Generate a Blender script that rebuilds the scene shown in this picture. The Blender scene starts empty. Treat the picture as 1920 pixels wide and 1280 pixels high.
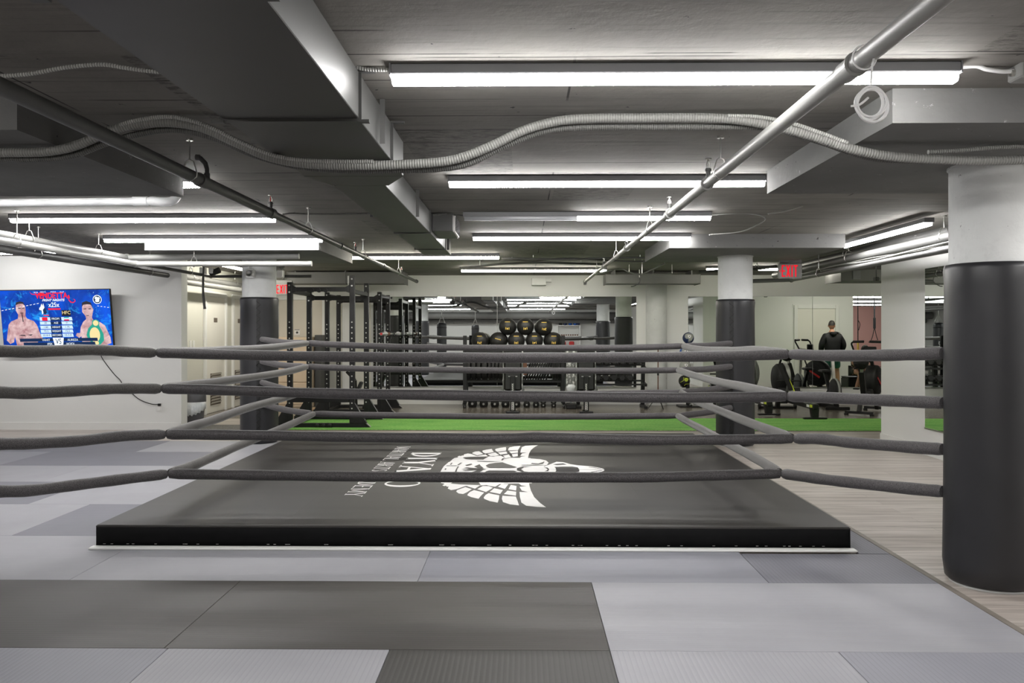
import bpy, bmesh, math, random
from mathutils import Vector, Matrix
random.seed(7)
PI = math.pi
SC = bpy.context.scene
COL = SC.collection

# ---------------------------------------------------------------- camera, world, exposure
F, V0, H, PSI = 1540.0, 621.0, 1.44, math.atan(21 / 1540.0)
cam = bpy.data.objects.new('camera', bpy.data.cameras.new('camera'))
COL.objects.link(cam)
cam.location = (0, 0, H)
cam.rotation_euler = (PI / 2, 0, PSI)
cam.data.sensor_width = 36
cam.data.lens = F / 1920 * 36
cam.data.shift_y = -(640 - V0) / 1920
cam.data.clip_start = 0.05
SC.camera = cam
w = bpy.data.worlds.new('world'); SC.world = w
w.use_nodes = True
w.node_tree.nodes['Background'].inputs[0].default_value = (0.6, 0.65, 0.7, 1)
w.node_tree.nodes['Background'].inputs[1].default_value = 0.05
SC.view_settings.view_transform = 'Standard'
SC.view_settings.look = 'None'
SC.view_settings.gamma = 1
SC.view_settings.use_curve_mapping = False
SC.view_settings.exposure = 0.0
SC.cycles.max_bounces = 9
SC.cycles.diffuse_bounces = 6
SC.cycles.glossy_bounces = 5
SC.cycles.sample_clamp_indirect = 6
LAMP = 69.0
ZC = 2.545          # ceiling slab
ZP = 2.387          # underside of the drop panels
D = 16.2            # back wall
cs, sn = math.cos(PSI), math.sin(PSI)


def P(px, py, Y):
    a = (px - 960) / F; b = (V0 - py) / F
    t = Y / (cs + a * sn)
    return Vector((t * (a * cs - sn), Y, H + b * t))


def PX(px, py, X):
    a = (px - 960) / F; b = (V0 - py) / F
    t = X / (a * cs - sn)
    return Vector((X, t * (cs + a * sn), H + b * t))


def PZ(px, py, Z):
    a = (px - 960) / F; b = (V0 - py) / F
    t = (Z - H) / b
    return Vector((t * (a * cs - sn), t * (cs + a * sn), Z))


def PV(px, py, A, B):
    a = (px - 960) / F; b = (V0 - py) / F
    dx, dy = a * cs - sn, cs + a * sn
    nx, ny = (B[1] - A[1]), -(B[0] - A[0])
    t = (A[0] * nx + A[1] * ny) / (dx * nx + dy * ny)
    return Vector((t * dx, t * dy, H + b * t))


# ---------------------------------------------------------------- materials
def mat(name, col, rough=0.6, metal=0.0, emit=None, es=0.0, spec=0.5, noise=None, bump=None, coat=0):
    m = bpy.data.materials.new(name); m.use_nodes = True
    nt = m.node_tree; b = nt.nodes['Principled BSDF']
    b.inputs['Base Color'].default_value = (*col, 1)
    b.inputs['Roughness'].default_value = rough
    b.inputs['Metallic'].default_value = metal
    b.inputs['Specular IOR Level'].default_value = spec
    if coat: b.inputs['Coat Weight'].default_value = coat
    if emit:
        b.inputs['Emission Color'].default_value = (*emit, 1)
        b.inputs['Emission Strength'].default_value = es
    if noise or bump:
        tc = nt.nodes.new('ShaderNodeTexCoord')
    if noise:      # (scale, col2, lo, hi, detail, stretch)
        sc_, c2, lo, hi, det, st = (list(noise) + [4, (1, 1, 1)])[:6] if len(noise) < 6 else noise
        mp = nt.nodes.new('ShaderNodeMapping'); mp.inputs['Scale'].default_value = st
        n = nt.nodes.new('ShaderNodeTexNoise'); n.inputs['Scale'].default_value = sc_; n.inputs['Detail'].default_value = det
        r = nt.nodes.new('ShaderNodeValToRGB')
        r.color_ramp.elements[0].position = lo; r.color_ramp.elements[1].position = hi
        r.color_ramp.elements[0].color = (*col, 1); r.color_ramp.elements[1].color = (*c2, 1)
        nt.links.new(tc.outputs['Object'], mp.inputs[0]); nt.links.new(mp.outputs[0], n.inputs['Vector'])
        nt.links.new(n.outputs['Fac'], r.inputs[0]); nt.links.new(r.outputs[0], b.inputs['Base Color'])
    if bump:       # (scale, strength, distance)
        n2 = nt.nodes.new('ShaderNodeTexNoise'); n2.inputs['Scale'].default_value = bump[0]; n2.inputs['Detail'].default_value = 3
        bp = nt.nodes.new('ShaderNodeBump'); bp.inputs['Strength'].default_value = bump[1]; bp.inputs['Distance'].default_value = bump[2]
        nt.links.new(tc.outputs['Object'], n2.inputs['Vector']); nt.links.new(n2.outputs['Fac'], bp.inputs['Height'])
        nt.links.new(bp.outputs[0], b.inputs['Normal'])
    return m


def nodes(m):
    nt = m.node_tree
    return nt, nt.nodes['Principled BSDF'], nt.nodes.new, nt.links.new


def mix(nt, a, b, fac, typ='MIX'):
    x = nt.nodes.new('ShaderNodeMix'); x.data_type = 'RGBA'; x.blend_type = typ
    for i, v in ((6, a), (7, b)):
        if isinstance(v, tuple): x.inputs[i].default_value = (*v, 1)
        else: nt.links.new(v, x.inputs[i])
    if isinstance(fac, float): x.inputs[0].default_value = fac
    else: nt.links.new(fac, x.inputs[0])
    return x.outputs[2]


def ramp(nt, src, lo, hi, c0=(0, 0, 0), c1=(1, 1, 1)):
    r = nt.nodes.new('ShaderNodeValToRGB')
    r.color_ramp.elements[0].position = lo; r.color_ramp.elements[1].position = hi
    r.color_ramp.elements[0].color = (*c0, 1); r.color_ramp.elements[1].color = (*c1, 1)
    nt.links.new(src, r.inputs[0]); return r.outputs[0]


def noise(nt, vec, scale, detail=4, rough=0.5, dist=0.0):
    n = nt.nodes.new('ShaderNodeTexNoise')
    n.inputs['Scale'].default_value = scale; n.inputs['Detail'].default_value = detail
    n.inputs['Roughness'].default_value = rough; n.inputs['Distortion'].default_value = dist
    nt.links.new(vec, n.inputs['Vector']); return n.outputs['Fac']


def mapping(nt, scale=(1, 1, 1), loc=(0, 0, 0), rot=(0, 0, 0), coord='Object'):
    tc = nt.nodes.new('ShaderNodeTexCoord'); mp = nt.nodes.new('ShaderNodeMapping')
    mp.inputs['Scale'].default_value = scale; mp.inputs['Location'].default_value = loc; mp.inputs['Rotation'].default_value = rot
    nt.links.new(tc.outputs[coord], mp.inputs[0]); return mp.outputs[0]


def concrete(name, base, lines=True, dirt=0.55, side=False):
    m = mat(name, base, 0.85, spec=0.25)
    nt, b, new, link = nodes(m)
    v = mapping(nt)
    cc = mix(nt, base, tuple(c * 0.72 for c in base), ramp(nt, noise(nt, v, 0.8, 5, 0.6), 0.35, 0.7))
    vs = mapping(nt, (0.6, 12, 6) if not side else (3, 3, 14))
    cc = mix(nt, cc, tuple(c * (0.45 if lines else 0.82) for c in base), ramp(nt, noise(nt, vs, 1.6, 7, 0.75), 0.52, 0.78))
    if lines:     # some formwork bays are rougher than others
        b2 = new('ShaderNodeTexBrick'); link(mapping(nt, (1, 1, 1), (0.9, 0.31, 0)), b2.inputs['Vector'])
        b2.inputs['Scale'].default_value = 1; b2.inputs['Brick Width'].default_value = 0.62; b2.inputs['Row Height'].default_value = 1.22; b2.inputs['Mortar Size'].default_value = 0.0
        b2.inputs['Color1'].default_value = (0, 0, 0, 1); b2.inputs['Color2'].default_value = (1, 1, 1, 1); b2.inputs['Mortar'].default_value = (0, 0, 0, 1)
        rough_bay = ramp(nt, b2.outputs['Color'], 0.90, 0.91)
        sc_ = ramp(nt, noise(nt, mapping(nt, (1.2, 3.0, 1)), 9, 8, 0.75), 0.46, 0.60)
        cc = mix(nt, cc, mix(nt, cc, tuple(c * 0.4 for c in base), sc_), rough_bay)
        pl = new('ShaderNodeTexWave'); pl.wave_type = 'BANDS'; pl.bands_direction = 'Y'; pl.inputs['Scale'].default_value = 1.05; pl.inputs['Distortion'].default_value = 0.6; pl.inputs['Detail Scale'].default_value = 0.4
        link(mapping(nt), pl.inputs['Vector'])
        ln_ = ramp(nt, pl.outputs['Fac'], 0.0, 0.012)
        lm = ramp(nt, noise(nt, mapping(nt, (0.5, 2, 1), (2, 7, 0)), 1.4, 4), 0.48, 0.56)
        cc = mix(nt, cc, mix(nt, tuple(c * 0.25 for c in base), cc, ln_), lm)
    else:
        cc = mix(nt, cc, tuple(min(0.8, c * 2.2) for c in base), ramp(nt, noise(nt, v, 16, 5, 0.7), 0.66, 0.72))
    # small pits and scabs
    cc = mix(nt, cc, (0.03, 0.03, 0.03), ramp(nt, noise(nt, v, 24 if not lines else 13, 3, 0.6), 0.71, 0.74))
    if lines:
        br = new('ShaderNodeTexBrick'); link(mapping(nt, (1, 1, 1), (0.35, 0.31, 0)), br.inputs['Vector'])
        br.inputs['Scale'].default_value = 1; br.inputs['Brick Width'].default_value = 2.44
        br.inputs['Row Height'].default_value = 1.22; br.inputs['Mortar Size'].default_value = 0.006
        br.inputs['Mortar Smooth'].default_value = 0.2
        br.inputs['Color1'].default_value = (1, 1, 1, 1); br.inputs['Color2'].default_value = (0.86, 0.86, 0.86, 1)
        br.inputs['Mortar'].default_value = (0.16, 0.16, 0.16, 1)
        brk = ramp(nt, noise(nt, v, 2.2, 4), 0.42, 0.55)
        cc = mix(nt, cc, mix(nt, cc, br.outputs['Color'], 1.0, 'MULTIPLY'), brk)
    link(cc, b.inputs['Base Color'])
    bp = new('ShaderNodeBump'); bp.inputs['Strength'].default_value = 0.35; bp.inputs['Distance'].default_value = 0.01
    link(noise(nt, v, 14, 5, 0.6), bp.inputs['Height']); link(bp.outputs[0], b.inputs['Normal'])
    return m


M = {}
M['ceiling'] = concrete('ceiling_paint', (0.225, 0.214, 0.197))
M['panel'] = concrete('panel_paint', (0.19, 0.19, 0.185), lines=False, side=True)
M['column'] = concrete('column_paint', (0.74, 0.75, 0.74), lines=False)
M['wall'] = mat('wall_paint', (0.80, 0.80, 0.785), 0.7, noise=(0.6, (0.77, 0.775, 0.755), 0.3, 0.7), bump=(60, 0.05, 0.002))
M['wall_cream'] = mat('wall_cream', (0.66, 0.65, 0.58), 0.7, noise=(0.7, (0.62, 0.61, 0.55), 0.3, 0.7))
M['wall_pink'] = mat('wall_pink', (0.78, 0.46, 0.41), 0.7, noise=(0.7, (0.74, 0.43, 0.38), 0.3, 0.7))
M['trim'] = mat('white_trim', (0.82, 0.82, 0.80), 0.45, noise=(3, (0.78, 0.78, 0.76), 0.3, 0.7))
M['door'] = mat('door_paint', (0.80, 0.78, 0.72), 0.5, noise=(2, (0.77, 0.75, 0.69), 0.3, 0.7))
M['door_beige'] = mat('door_beige', (0.68, 0.63, 0.55), 0.5, noise=(2, (0.64, 0.59, 0.51), 0.3, 0.7))
M['duct'] = mat('duct_paint', (0.060, 0.060, 0.058), 0.42, noise=(1.6, (0.050, 0.050, 0.048), 0.3, 0.75))
M['pipe'] = mat('pipe_paint', (0.27, 0.27, 0.26), 0.45, noise=(5, (0.23, 0.23, 0.22), 0.3, 0.7))
M['pipe_dark'] = mat('pipe_dark', (0.07, 0.07, 0.07), 0.5, noise=(5, (0.05, 0.05, 0.05), 0.3, 0.7))
M['pipe_mid'] = mat('pipe_mid', (0.085, 0.085, 0.082), 0.5, noise=(5, (0.07, 0.07, 0.068), 0.3, 0.7))
M['pvc'] = mat('pvc_white', (0.5, 0.51, 0.52), 0.4, noise=(6, (0.70, 0.71, 0.72), 0.3, 0.7))
M['cable_white'] = mat('cable_white', (0.85, 0.85, 0.85), 0.45, noise=(20, (0.8, 0.8, 0.8), 0.3, 0.7))
M['housing'] = mat('lamp_housing', (0.20, 0.20, 0.21), 0.45, noise=(3, (0.18, 0.18, 0.19), 0.3, 0.7))
M['lamp'] = mat('lamp_diffuser', (0.9, 0.9, 0.9), 0.4, emit=(1.0, 0.985, 0.97), es=LAMP)
M['lamp_warm'] = mat('lamp_diffuser_warm', (0.9, 0.9, 0.88), 0.4, emit=(1.0, 0.955, 0.83), es=LAMP * 0.9)
M['pipe_right'] = mat('pipe_grey', (0.14, 0.14, 0.138), 0.5, noise=(5, (0.12, 0.12, 0.118), 0.3, 0.7))
M['lamp_off'] = mat('lamp_diffuser_dark', (0.62, 0.63, 0.66), 0.3, noise=(2, (0.58, 0.59, 0.62), 0.3, 0.7))
M['foam'] = mat('rope_foam', (0.016, 0.015, 0.016), 0.7, spec=0.35, noise=(340, (0.17, 0.158, 0.162), 0.36, 0.70, 3, (1, 1, 1)), bump=(200, 0.6, 0.004))
M['foam_pale'] = mat('rope_foam_pale', (0.02, 0.019, 0.018), 0.7, spec=0.35, noise=(340, (0.17, 0.16, 0.152), 0.36, 0.70, 3, (1, 1, 1)), bump=(200, 0.5, 0.004))  # slightly paler, warmer speckle than the other rope foam
for k_ in ('foam', 'foam_pale'):
    b_ = M[k_].node_tree.nodes['Principled BSDF']; b_.inputs['Sheen Weight'].default_value = 0.45; b_.inputs['Sheen Roughness'].default_value = 0.35
M['vinyl'] = mat('black_vinyl', (0.018, 0.018, 0.020), 0.42, spec=0.5, noise=(2.5, (0.023, 0.023, 0.026), 0.3, 0.7), bump=(2.2, 0.2, 0.03))
M['lace'] = mat('lace_black', (0.003, 0.003, 0.003), 0.5, noise=(30, (0.006, 0.006, 0.006), 0.3, 0.7))
M['skirt'] = mat('platform_skirt', (0.004, 0.004, 0.0045), 0.8, spec=0.15, noise=(8, (0.006, 0.006, 0.0065), 0.3, 0.7), bump=(5, 0.3, 0.02))
M['canvas'] = mat('platform_canvas', (0.027, 0.025, 0.0235), 0.5, spec=0.35, noise=(1.3, (0.034, 0.0315, 0.029), 0.3, 0.7, 5, (0.5, 5, 1)), bump=(90, 0.05, 0.002))
M['print'] = mat('white_print', (0.86, 0.85, 0.83), 0.6, noise=(15, (0.80, 0.79, 0.78), 0.3, 0.7))
M['print_dark'] = mat('dark_print', (0.029, 0.027, 0.025), 0.55, noise=(15, (0.026, 0.024, 0.0225), 0.3, 0.7))
M['black_metal'] = mat('black_metal', (0.008, 0.008, 0.008), 0.42, spec=0.35, noise=(10, (0.012, 0.012, 0.012), 0.3, 0.7))
M['steel'] = mat('steel', (0.62, 0.61, 0.58), 0.28, metal=1.0, noise=(15, (0.5, 0.5, 0.48), 0.3, 0.7))
M['rubber'] = mat('black_rubber', (0.010, 0.010, 0.010), 0.55, spec=0.35, noise=(40, (0.016, 0.016, 0.016), 0.3, 0.7))
M['leather'] = mat('ball_leather', (0.012, 0.012, 0.012), 0.45, noise=(30, (0.02, 0.019, 0.018), 0.3, 0.7), bump=(60, 0.2, 0.003))
M['yellow'] = mat('yellow_print', (0.85, 0.58, 0.10), 0.5, noise=(20, (0.8, 0.54, 0.09), 0.3, 0.7))
M['acid'] = mat('acid_yellow', (0.65, 0.75, 0.05), 0.5, noise=(20, (0.6, 0.7, 0.05), 0.3, 0.7))
M['plastic_grey'] = mat('grey_plastic', (0.10, 0.10, 0.11), 0.5, noise=(10, (0.085, 0.085, 0.095), 0.3, 0.7))
M['bag_clear'] = mat('plastic_film', (0.62, 0.66, 0.70), 0.25, noise=(12, (0.78, 0.80, 0.82), 0.35, 0.65), bump=(25, 0.6, 0.01))
M['film'] = mat('clear_film', (0.16, 0.165, 0.16), 0.12, noise=(22, (0.65, 0.66, 0.65), 0.52, 0.64, 4, (1, 1, 0.5)), bump=(30, 0.7, 0.01))  # pale streaks are film highlights painted over a dark inside
M['white_plastic'] = mat('white_plastic', (0.78, 0.78, 0.76), 0.4, noise=(10, (0.74, 0.74, 0.72), 0.3, 0.7))
M['red'] = mat('red_vinyl', (0.6, 0.02, 0.02), 0.4, noise=(10, (0.5, 0.02, 0.02), 0.3, 0.7))
M['exit_red'] = mat('exit_letters', (0.45, 0.005, 0.01), 0.6, emit=(1.0, 0.01, 0.03), es=0.75, spec=0.1)
M['exit_face'] = mat('exit_face', (0.34, 0.34, 0.33), 0.5, noise=(10, (0.30, 0.30, 0.29), 0.3, 0.7))
M['blue'] = mat('blue_vinyl', (0.01, 0.10, 0.42), 0.45, noise=(10, (0.01, 0.08, 0.36), 0.3, 0.7))
M['navy'] = mat('navy_vinyl', (0.01, 0.03, 0.10), 0.45, noise=(10, (0.01, 0.02, 0.08), 0.3, 0.7))
M['ball_grey'] = mat('ball_grey', (0.36, 0.37, 0.34), 0.5, noise=(14, (0.30, 0.31, 0.29), 0.3, 0.7))
M['cabinet'] = mat('filing_cabinet_paint', (0.66, 0.52, 0.38), 0.5, noise=(3, (0.62, 0.49, 0.36), 0.3, 0.7))
M['skin'] = mat('skin', (0.52, 0.27, 0.17), 0.5, noise=(12, (0.46, 0.23, 0.14), 0.3, 0.7))
M['hair'] = mat('dark_hair', (0.012, 0.010, 0.009), 0.6, noise=(60, (0.03, 0.025, 0.02), 0.3, 0.7))
M['jacket'] = mat('black_puffer', (0.010, 0.010, 0.012), 0.62, spec=0.3, noise=(9, (0.018, 0.018, 0.02), 0.3, 0.7))
M['teal'] = mat('teal_cloth', (0.03, 0.13, 0.12), 0.7, noise=(12, (0.02, 0.10, 0.095), 0.3, 0.7))
M['mint'] = mat('mint_cloth', (0.35, 0.62, 0.52), 0.7, noise=(12, (0.3, 0.56, 0.47), 0.3, 0.7))
M['black_cloth'] = mat('black_cloth', (0.008, 0.008, 0.008), 0.8, noise=(12, (0.012, 0.012, 0.012), 0.3, 0.7))
M['rust'] = mat('rust_brown', (0.16, 0.07, 0.035), 0.6, noise=(12, (0.12, 0.05, 0.03), 0.3, 0.7))
M['carton'] = mat('carton', (0.42, 0.29, 0.18), 0.8, noise=(5, (0.38, 0.26, 0.16), 0.3, 0.7))
M['louver_dark'] = mat('louver_shade', (0.16, 0.13, 0.10), 0.7, noise=(5, (0.14, 0.11, 0.09), 0.3, 0.7))
M['mirror'] = mat('mirror_glass', (0.84, 0.87, 0.85), 0.0, metal=1.0)
M['mirror'].node_tree.nodes['Principled BSDF'].inputs['Roughness'].default_value = 0.0
M['strip'] = mat('threshold_strip', (0.25, 0.22, 0.19), 0.45, noise=(6, (0.16, 0.14, 0.12), 0.3, 0.7))
M['doormat'] = mat('doormat', (0.05, 0.05, 0.045), 0.9, noise=(120, (0.25, 0.24, 0.22), 0.4, 0.65))


def wood_floor(k=1.0):
    m = mat('laminate_floor', (0.5, 0.46, 0.42), 0.33 if k == 1 else 0.25)
    nt, b, new, link = nodes(m)
    v = mapping(nt)
    br = new('ShaderNodeTexBrick'); link(v, br.inputs['Vector'])
    br.inputs['Scale'].default_value = 1; br.inputs['Brick Width'].default_value = 1.4; br.inputs['Row Height'].default_value = 0.16
    br.inputs['Mortar Size'].default_value = 0.0015
    br.inputs['Color1'].default_value = (0.55, 0.50, 0.46, 1); br.inputs['Color2'].default_value = (0.40, 0.355, 0.32, 1)
    br.inputs['Mortar'].default_value = (0.2, 0.17, 0.15, 1)
    g = noise(nt, mapping(nt, (0.8, 16, 1)), 2.0, 6, 0.65)
    c = mix(nt, br.outputs['Color'], (0.20, 0.168, 0.145), ramp(nt, g, 0.42, 0.72))
    c = mix(nt, c, (0.60, 0.56, 0.52), ramp(nt, noise(nt, mapping(nt, (0.5, 9, 1), (3, 5, 0)), 1.5, 5), 0.5, 0.85))
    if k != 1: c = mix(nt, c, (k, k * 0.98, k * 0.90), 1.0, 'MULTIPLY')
    link(c, b.inputs['Base Color'])
    return m


def mat_tile(name, base, alongx, contrast=0.8):
    m = mat(name, base, 0.55, spec=0.4)
    nt, b, new, link = nodes(m)
    wv = new('ShaderNodeTexWave'); wv.wave_type = 'BANDS'; wv.bands_direction = 'Y' if alongx else 'X'
    wv.inputs['Scale'].default_value = 0.5 / 0.038 * 1.0
    link(mapping(nt), wv.inputs['Vector'])
    r = ramp(nt, wv.outputs['Fac'], 0.0, 0.22)
    v = mapping(nt)
    c = mix(nt, base, tuple(x * 0.88 for x in base), ramp(nt, noise(nt, v, 1.7, 5, 0.6), 0.35, 0.7))
    c = mix(nt, mix(nt, c, tuple(x * contrast for x in base), 1.0), c, r)
    link(c, b.inputs['Base Color'])
    bp = new('ShaderNodeBump'); bp.inputs['Strength'].default_value = 0.25; bp.inputs['Distance'].default_value = 0.002
    link(wv.outputs['Fac'], bp.inputs['Height']); link(bp.outputs[0], b.inputs['Normal'])
    return m


def turf_mat():
    m = mat('turf', (0.05, 0.3, 0.02), 0.75, spec=0.3)
    nt, b, new, link = nodes(m)
    a = noise(nt, mapping(nt, (9, 40, 1)), 3, 6, 0.8)
    c = ramp(nt, a, 0.32, 0.66, (0.02, 0.15, 0.012), (0.36, 0.72, 0.17))
    c = mix(nt, c, (0.05, 0.30, 0.03), ramp(nt, noise(nt, mapping(nt, (0.6, 5, 1)), 2, 4), 0.5, 0.75))
    link(c, b.inputs['Base Color'])
    bp = new('ShaderNodeBump'); bp.inputs['Strength'].default_value = 0.7; bp.inputs['Distance'].default_value = 0.01
    link(noise(nt, mapping(nt), 140, 3), bp.inputs['Height']); link(bp.outputs[0], b.inputs['Normal'])
    return m


def ribbed(name, col, scale=1.0):
    """flexible conduit: ribs run round the tube, in the u direction of a generated uv map"""
    m = mat(name, col, 0.5)
    nt, b, new, link = nodes(m)
    uv = new('ShaderNodeUVMap'); sp = new('ShaderNodeSeparateXYZ'); link(uv.outputs[0], sp.inputs[0])
    mu = new('ShaderNodeMath'); mu.operation = 'MULTIPLY'; mu.inputs[1].default_value = 2 * PI / 0.011 / scale
    link(sp.outputs[0], mu.inputs[0])
    si = new('ShaderNodeMath'); si.operation = 'SINE'; link(mu.outputs[0], si.inputs[0])
    ad = new('ShaderNodeMath'); ad.operation = 'MULTIPLY_ADD'; ad.inputs[1].default_value = 0.5; ad.inputs[2].default_value = 0.5
    link(si.outputs[0], ad.inputs[0])
    c = mix(nt, tuple(x * (0.7 if scale > 1 else 0.5) for x in col), col, ramp(nt, ad.outputs[0], 0.1, 0.5))
    link(c, b.inputs['Base Color'])
    bp = new('ShaderNodeBump'); bp.inputs['Strength'].default_value = 0.8; bp.inputs['Distance'].default_value = 0.003
    link(ad.outputs[0], bp.inputs['Height']); link(bp.outputs[0], b.inputs['Normal'])
    return m


def punched(name):
    """black upright; light through its punched holes is painted on as pale dots"""
    m = mat(name, (0.008, 0.008, 0.008), 0.42, spec=0.35)
    nt, b, new, link = nodes(m)
    tc = new('ShaderNodeTexCoord'); sp = new('ShaderNodeSeparateXYZ'); link(tc.outputs['Object'], sp.inputs[0])

    def ma(op, a, bb=None):
        n = new('ShaderNodeMath'); n.operation = op
        for i, v in enumerate((a, bb)):
            if v is None: continue
            if isinstance(v, (int, float)): n.inputs[i].default_value = v
            else: link(v, n.inputs[i])
        return n.outputs[0]
    pz = ma('SUBTRACT', ma('PINGPONG', sp.outputs[2], 0.04), 0.0)
    dz = ma('ABSOLUTE', ma('SUBTRACT', pz, 0.04))
    dx = ma('MINIMUM', ma('ABSOLUTE', sp.outputs[0]), 1.0)
    r2 = ma('ADD', ma('MULTIPLY', dz, dz), ma('MULTIPLY', dx, dx))
    hole = ma('LESS_THAN', r2, 0.0105 ** 2)
    lo = ma('MULTIPLY', ma('LESS_THAN', sp.outputs[2], 1.58), ma('GREATER_THAN', sp.outputs[2], 0.25))
    hole = ma('MULTIPLY', hole, lo)
    c = mix(nt, (0.009, 0.009, 0.009), (0.50, 0.50, 0.46), hole)  # light seen through the holes is put into the colour as pale dots
    link(c, b.inputs['Base Color'])
    return m


M['floor'] = wood_floor()
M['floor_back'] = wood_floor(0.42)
LG = (0.315, 0.315, 0.34); LG2 = (0.255, 0.257, 0.29); DG = (0.057, 0.052, 0.048); DG2 = (0.034, 0.0315, 0.030); MG = (0.18, 0.18, 0.21)
M['tile_lx'] = mat_tile('mat_light_x', LG, True, 0.93); M['tile_ly'] = mat_tile('mat_light_y', LG, False, 0.86)
M['tile_bx'] = mat_tile('mat_blue_x', LG2, True, 0.92); M['tile_by'] = mat_tile('mat_blue_y', LG2, False, 0.84)
M['tile_dx'] = mat_tile('mat_dark_x', DG, True, 0.8); M['tile_dy'] = mat_tile('mat_dark_y', DG2, False, 0.6)
M['tile_mx'] = mat_tile('mat_mid_x', MG, True, 0.85); M['tile_my'] = mat_tile('mat_mid_y', MG, False, 0.8)
M['turf'] = turf_mat()
M['rib'] = ribbed('ribbed_conduit', (0.24, 0.24, 0.225), 1.2)
M['rib_dark'] = ribbed('ribbed_conduit_dark', (0.12, 0.12, 0.112))
M['rib_small'] = ribbed('armoured_cable', (0.40, 0.40, 0.38))
M['punched'] = punched('punched_upright')


# ---------------------------------------------------------------- mesh builder
def frame_axes(d):
    d = d.normalized()
    up = Vector((0, 0, 1)) if abs(d.z) < 0.95 else Vector((1, 0, 0))
    s = d.cross(up).normalized(); u = s.cross(d).normalized()
    return s, u


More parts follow.
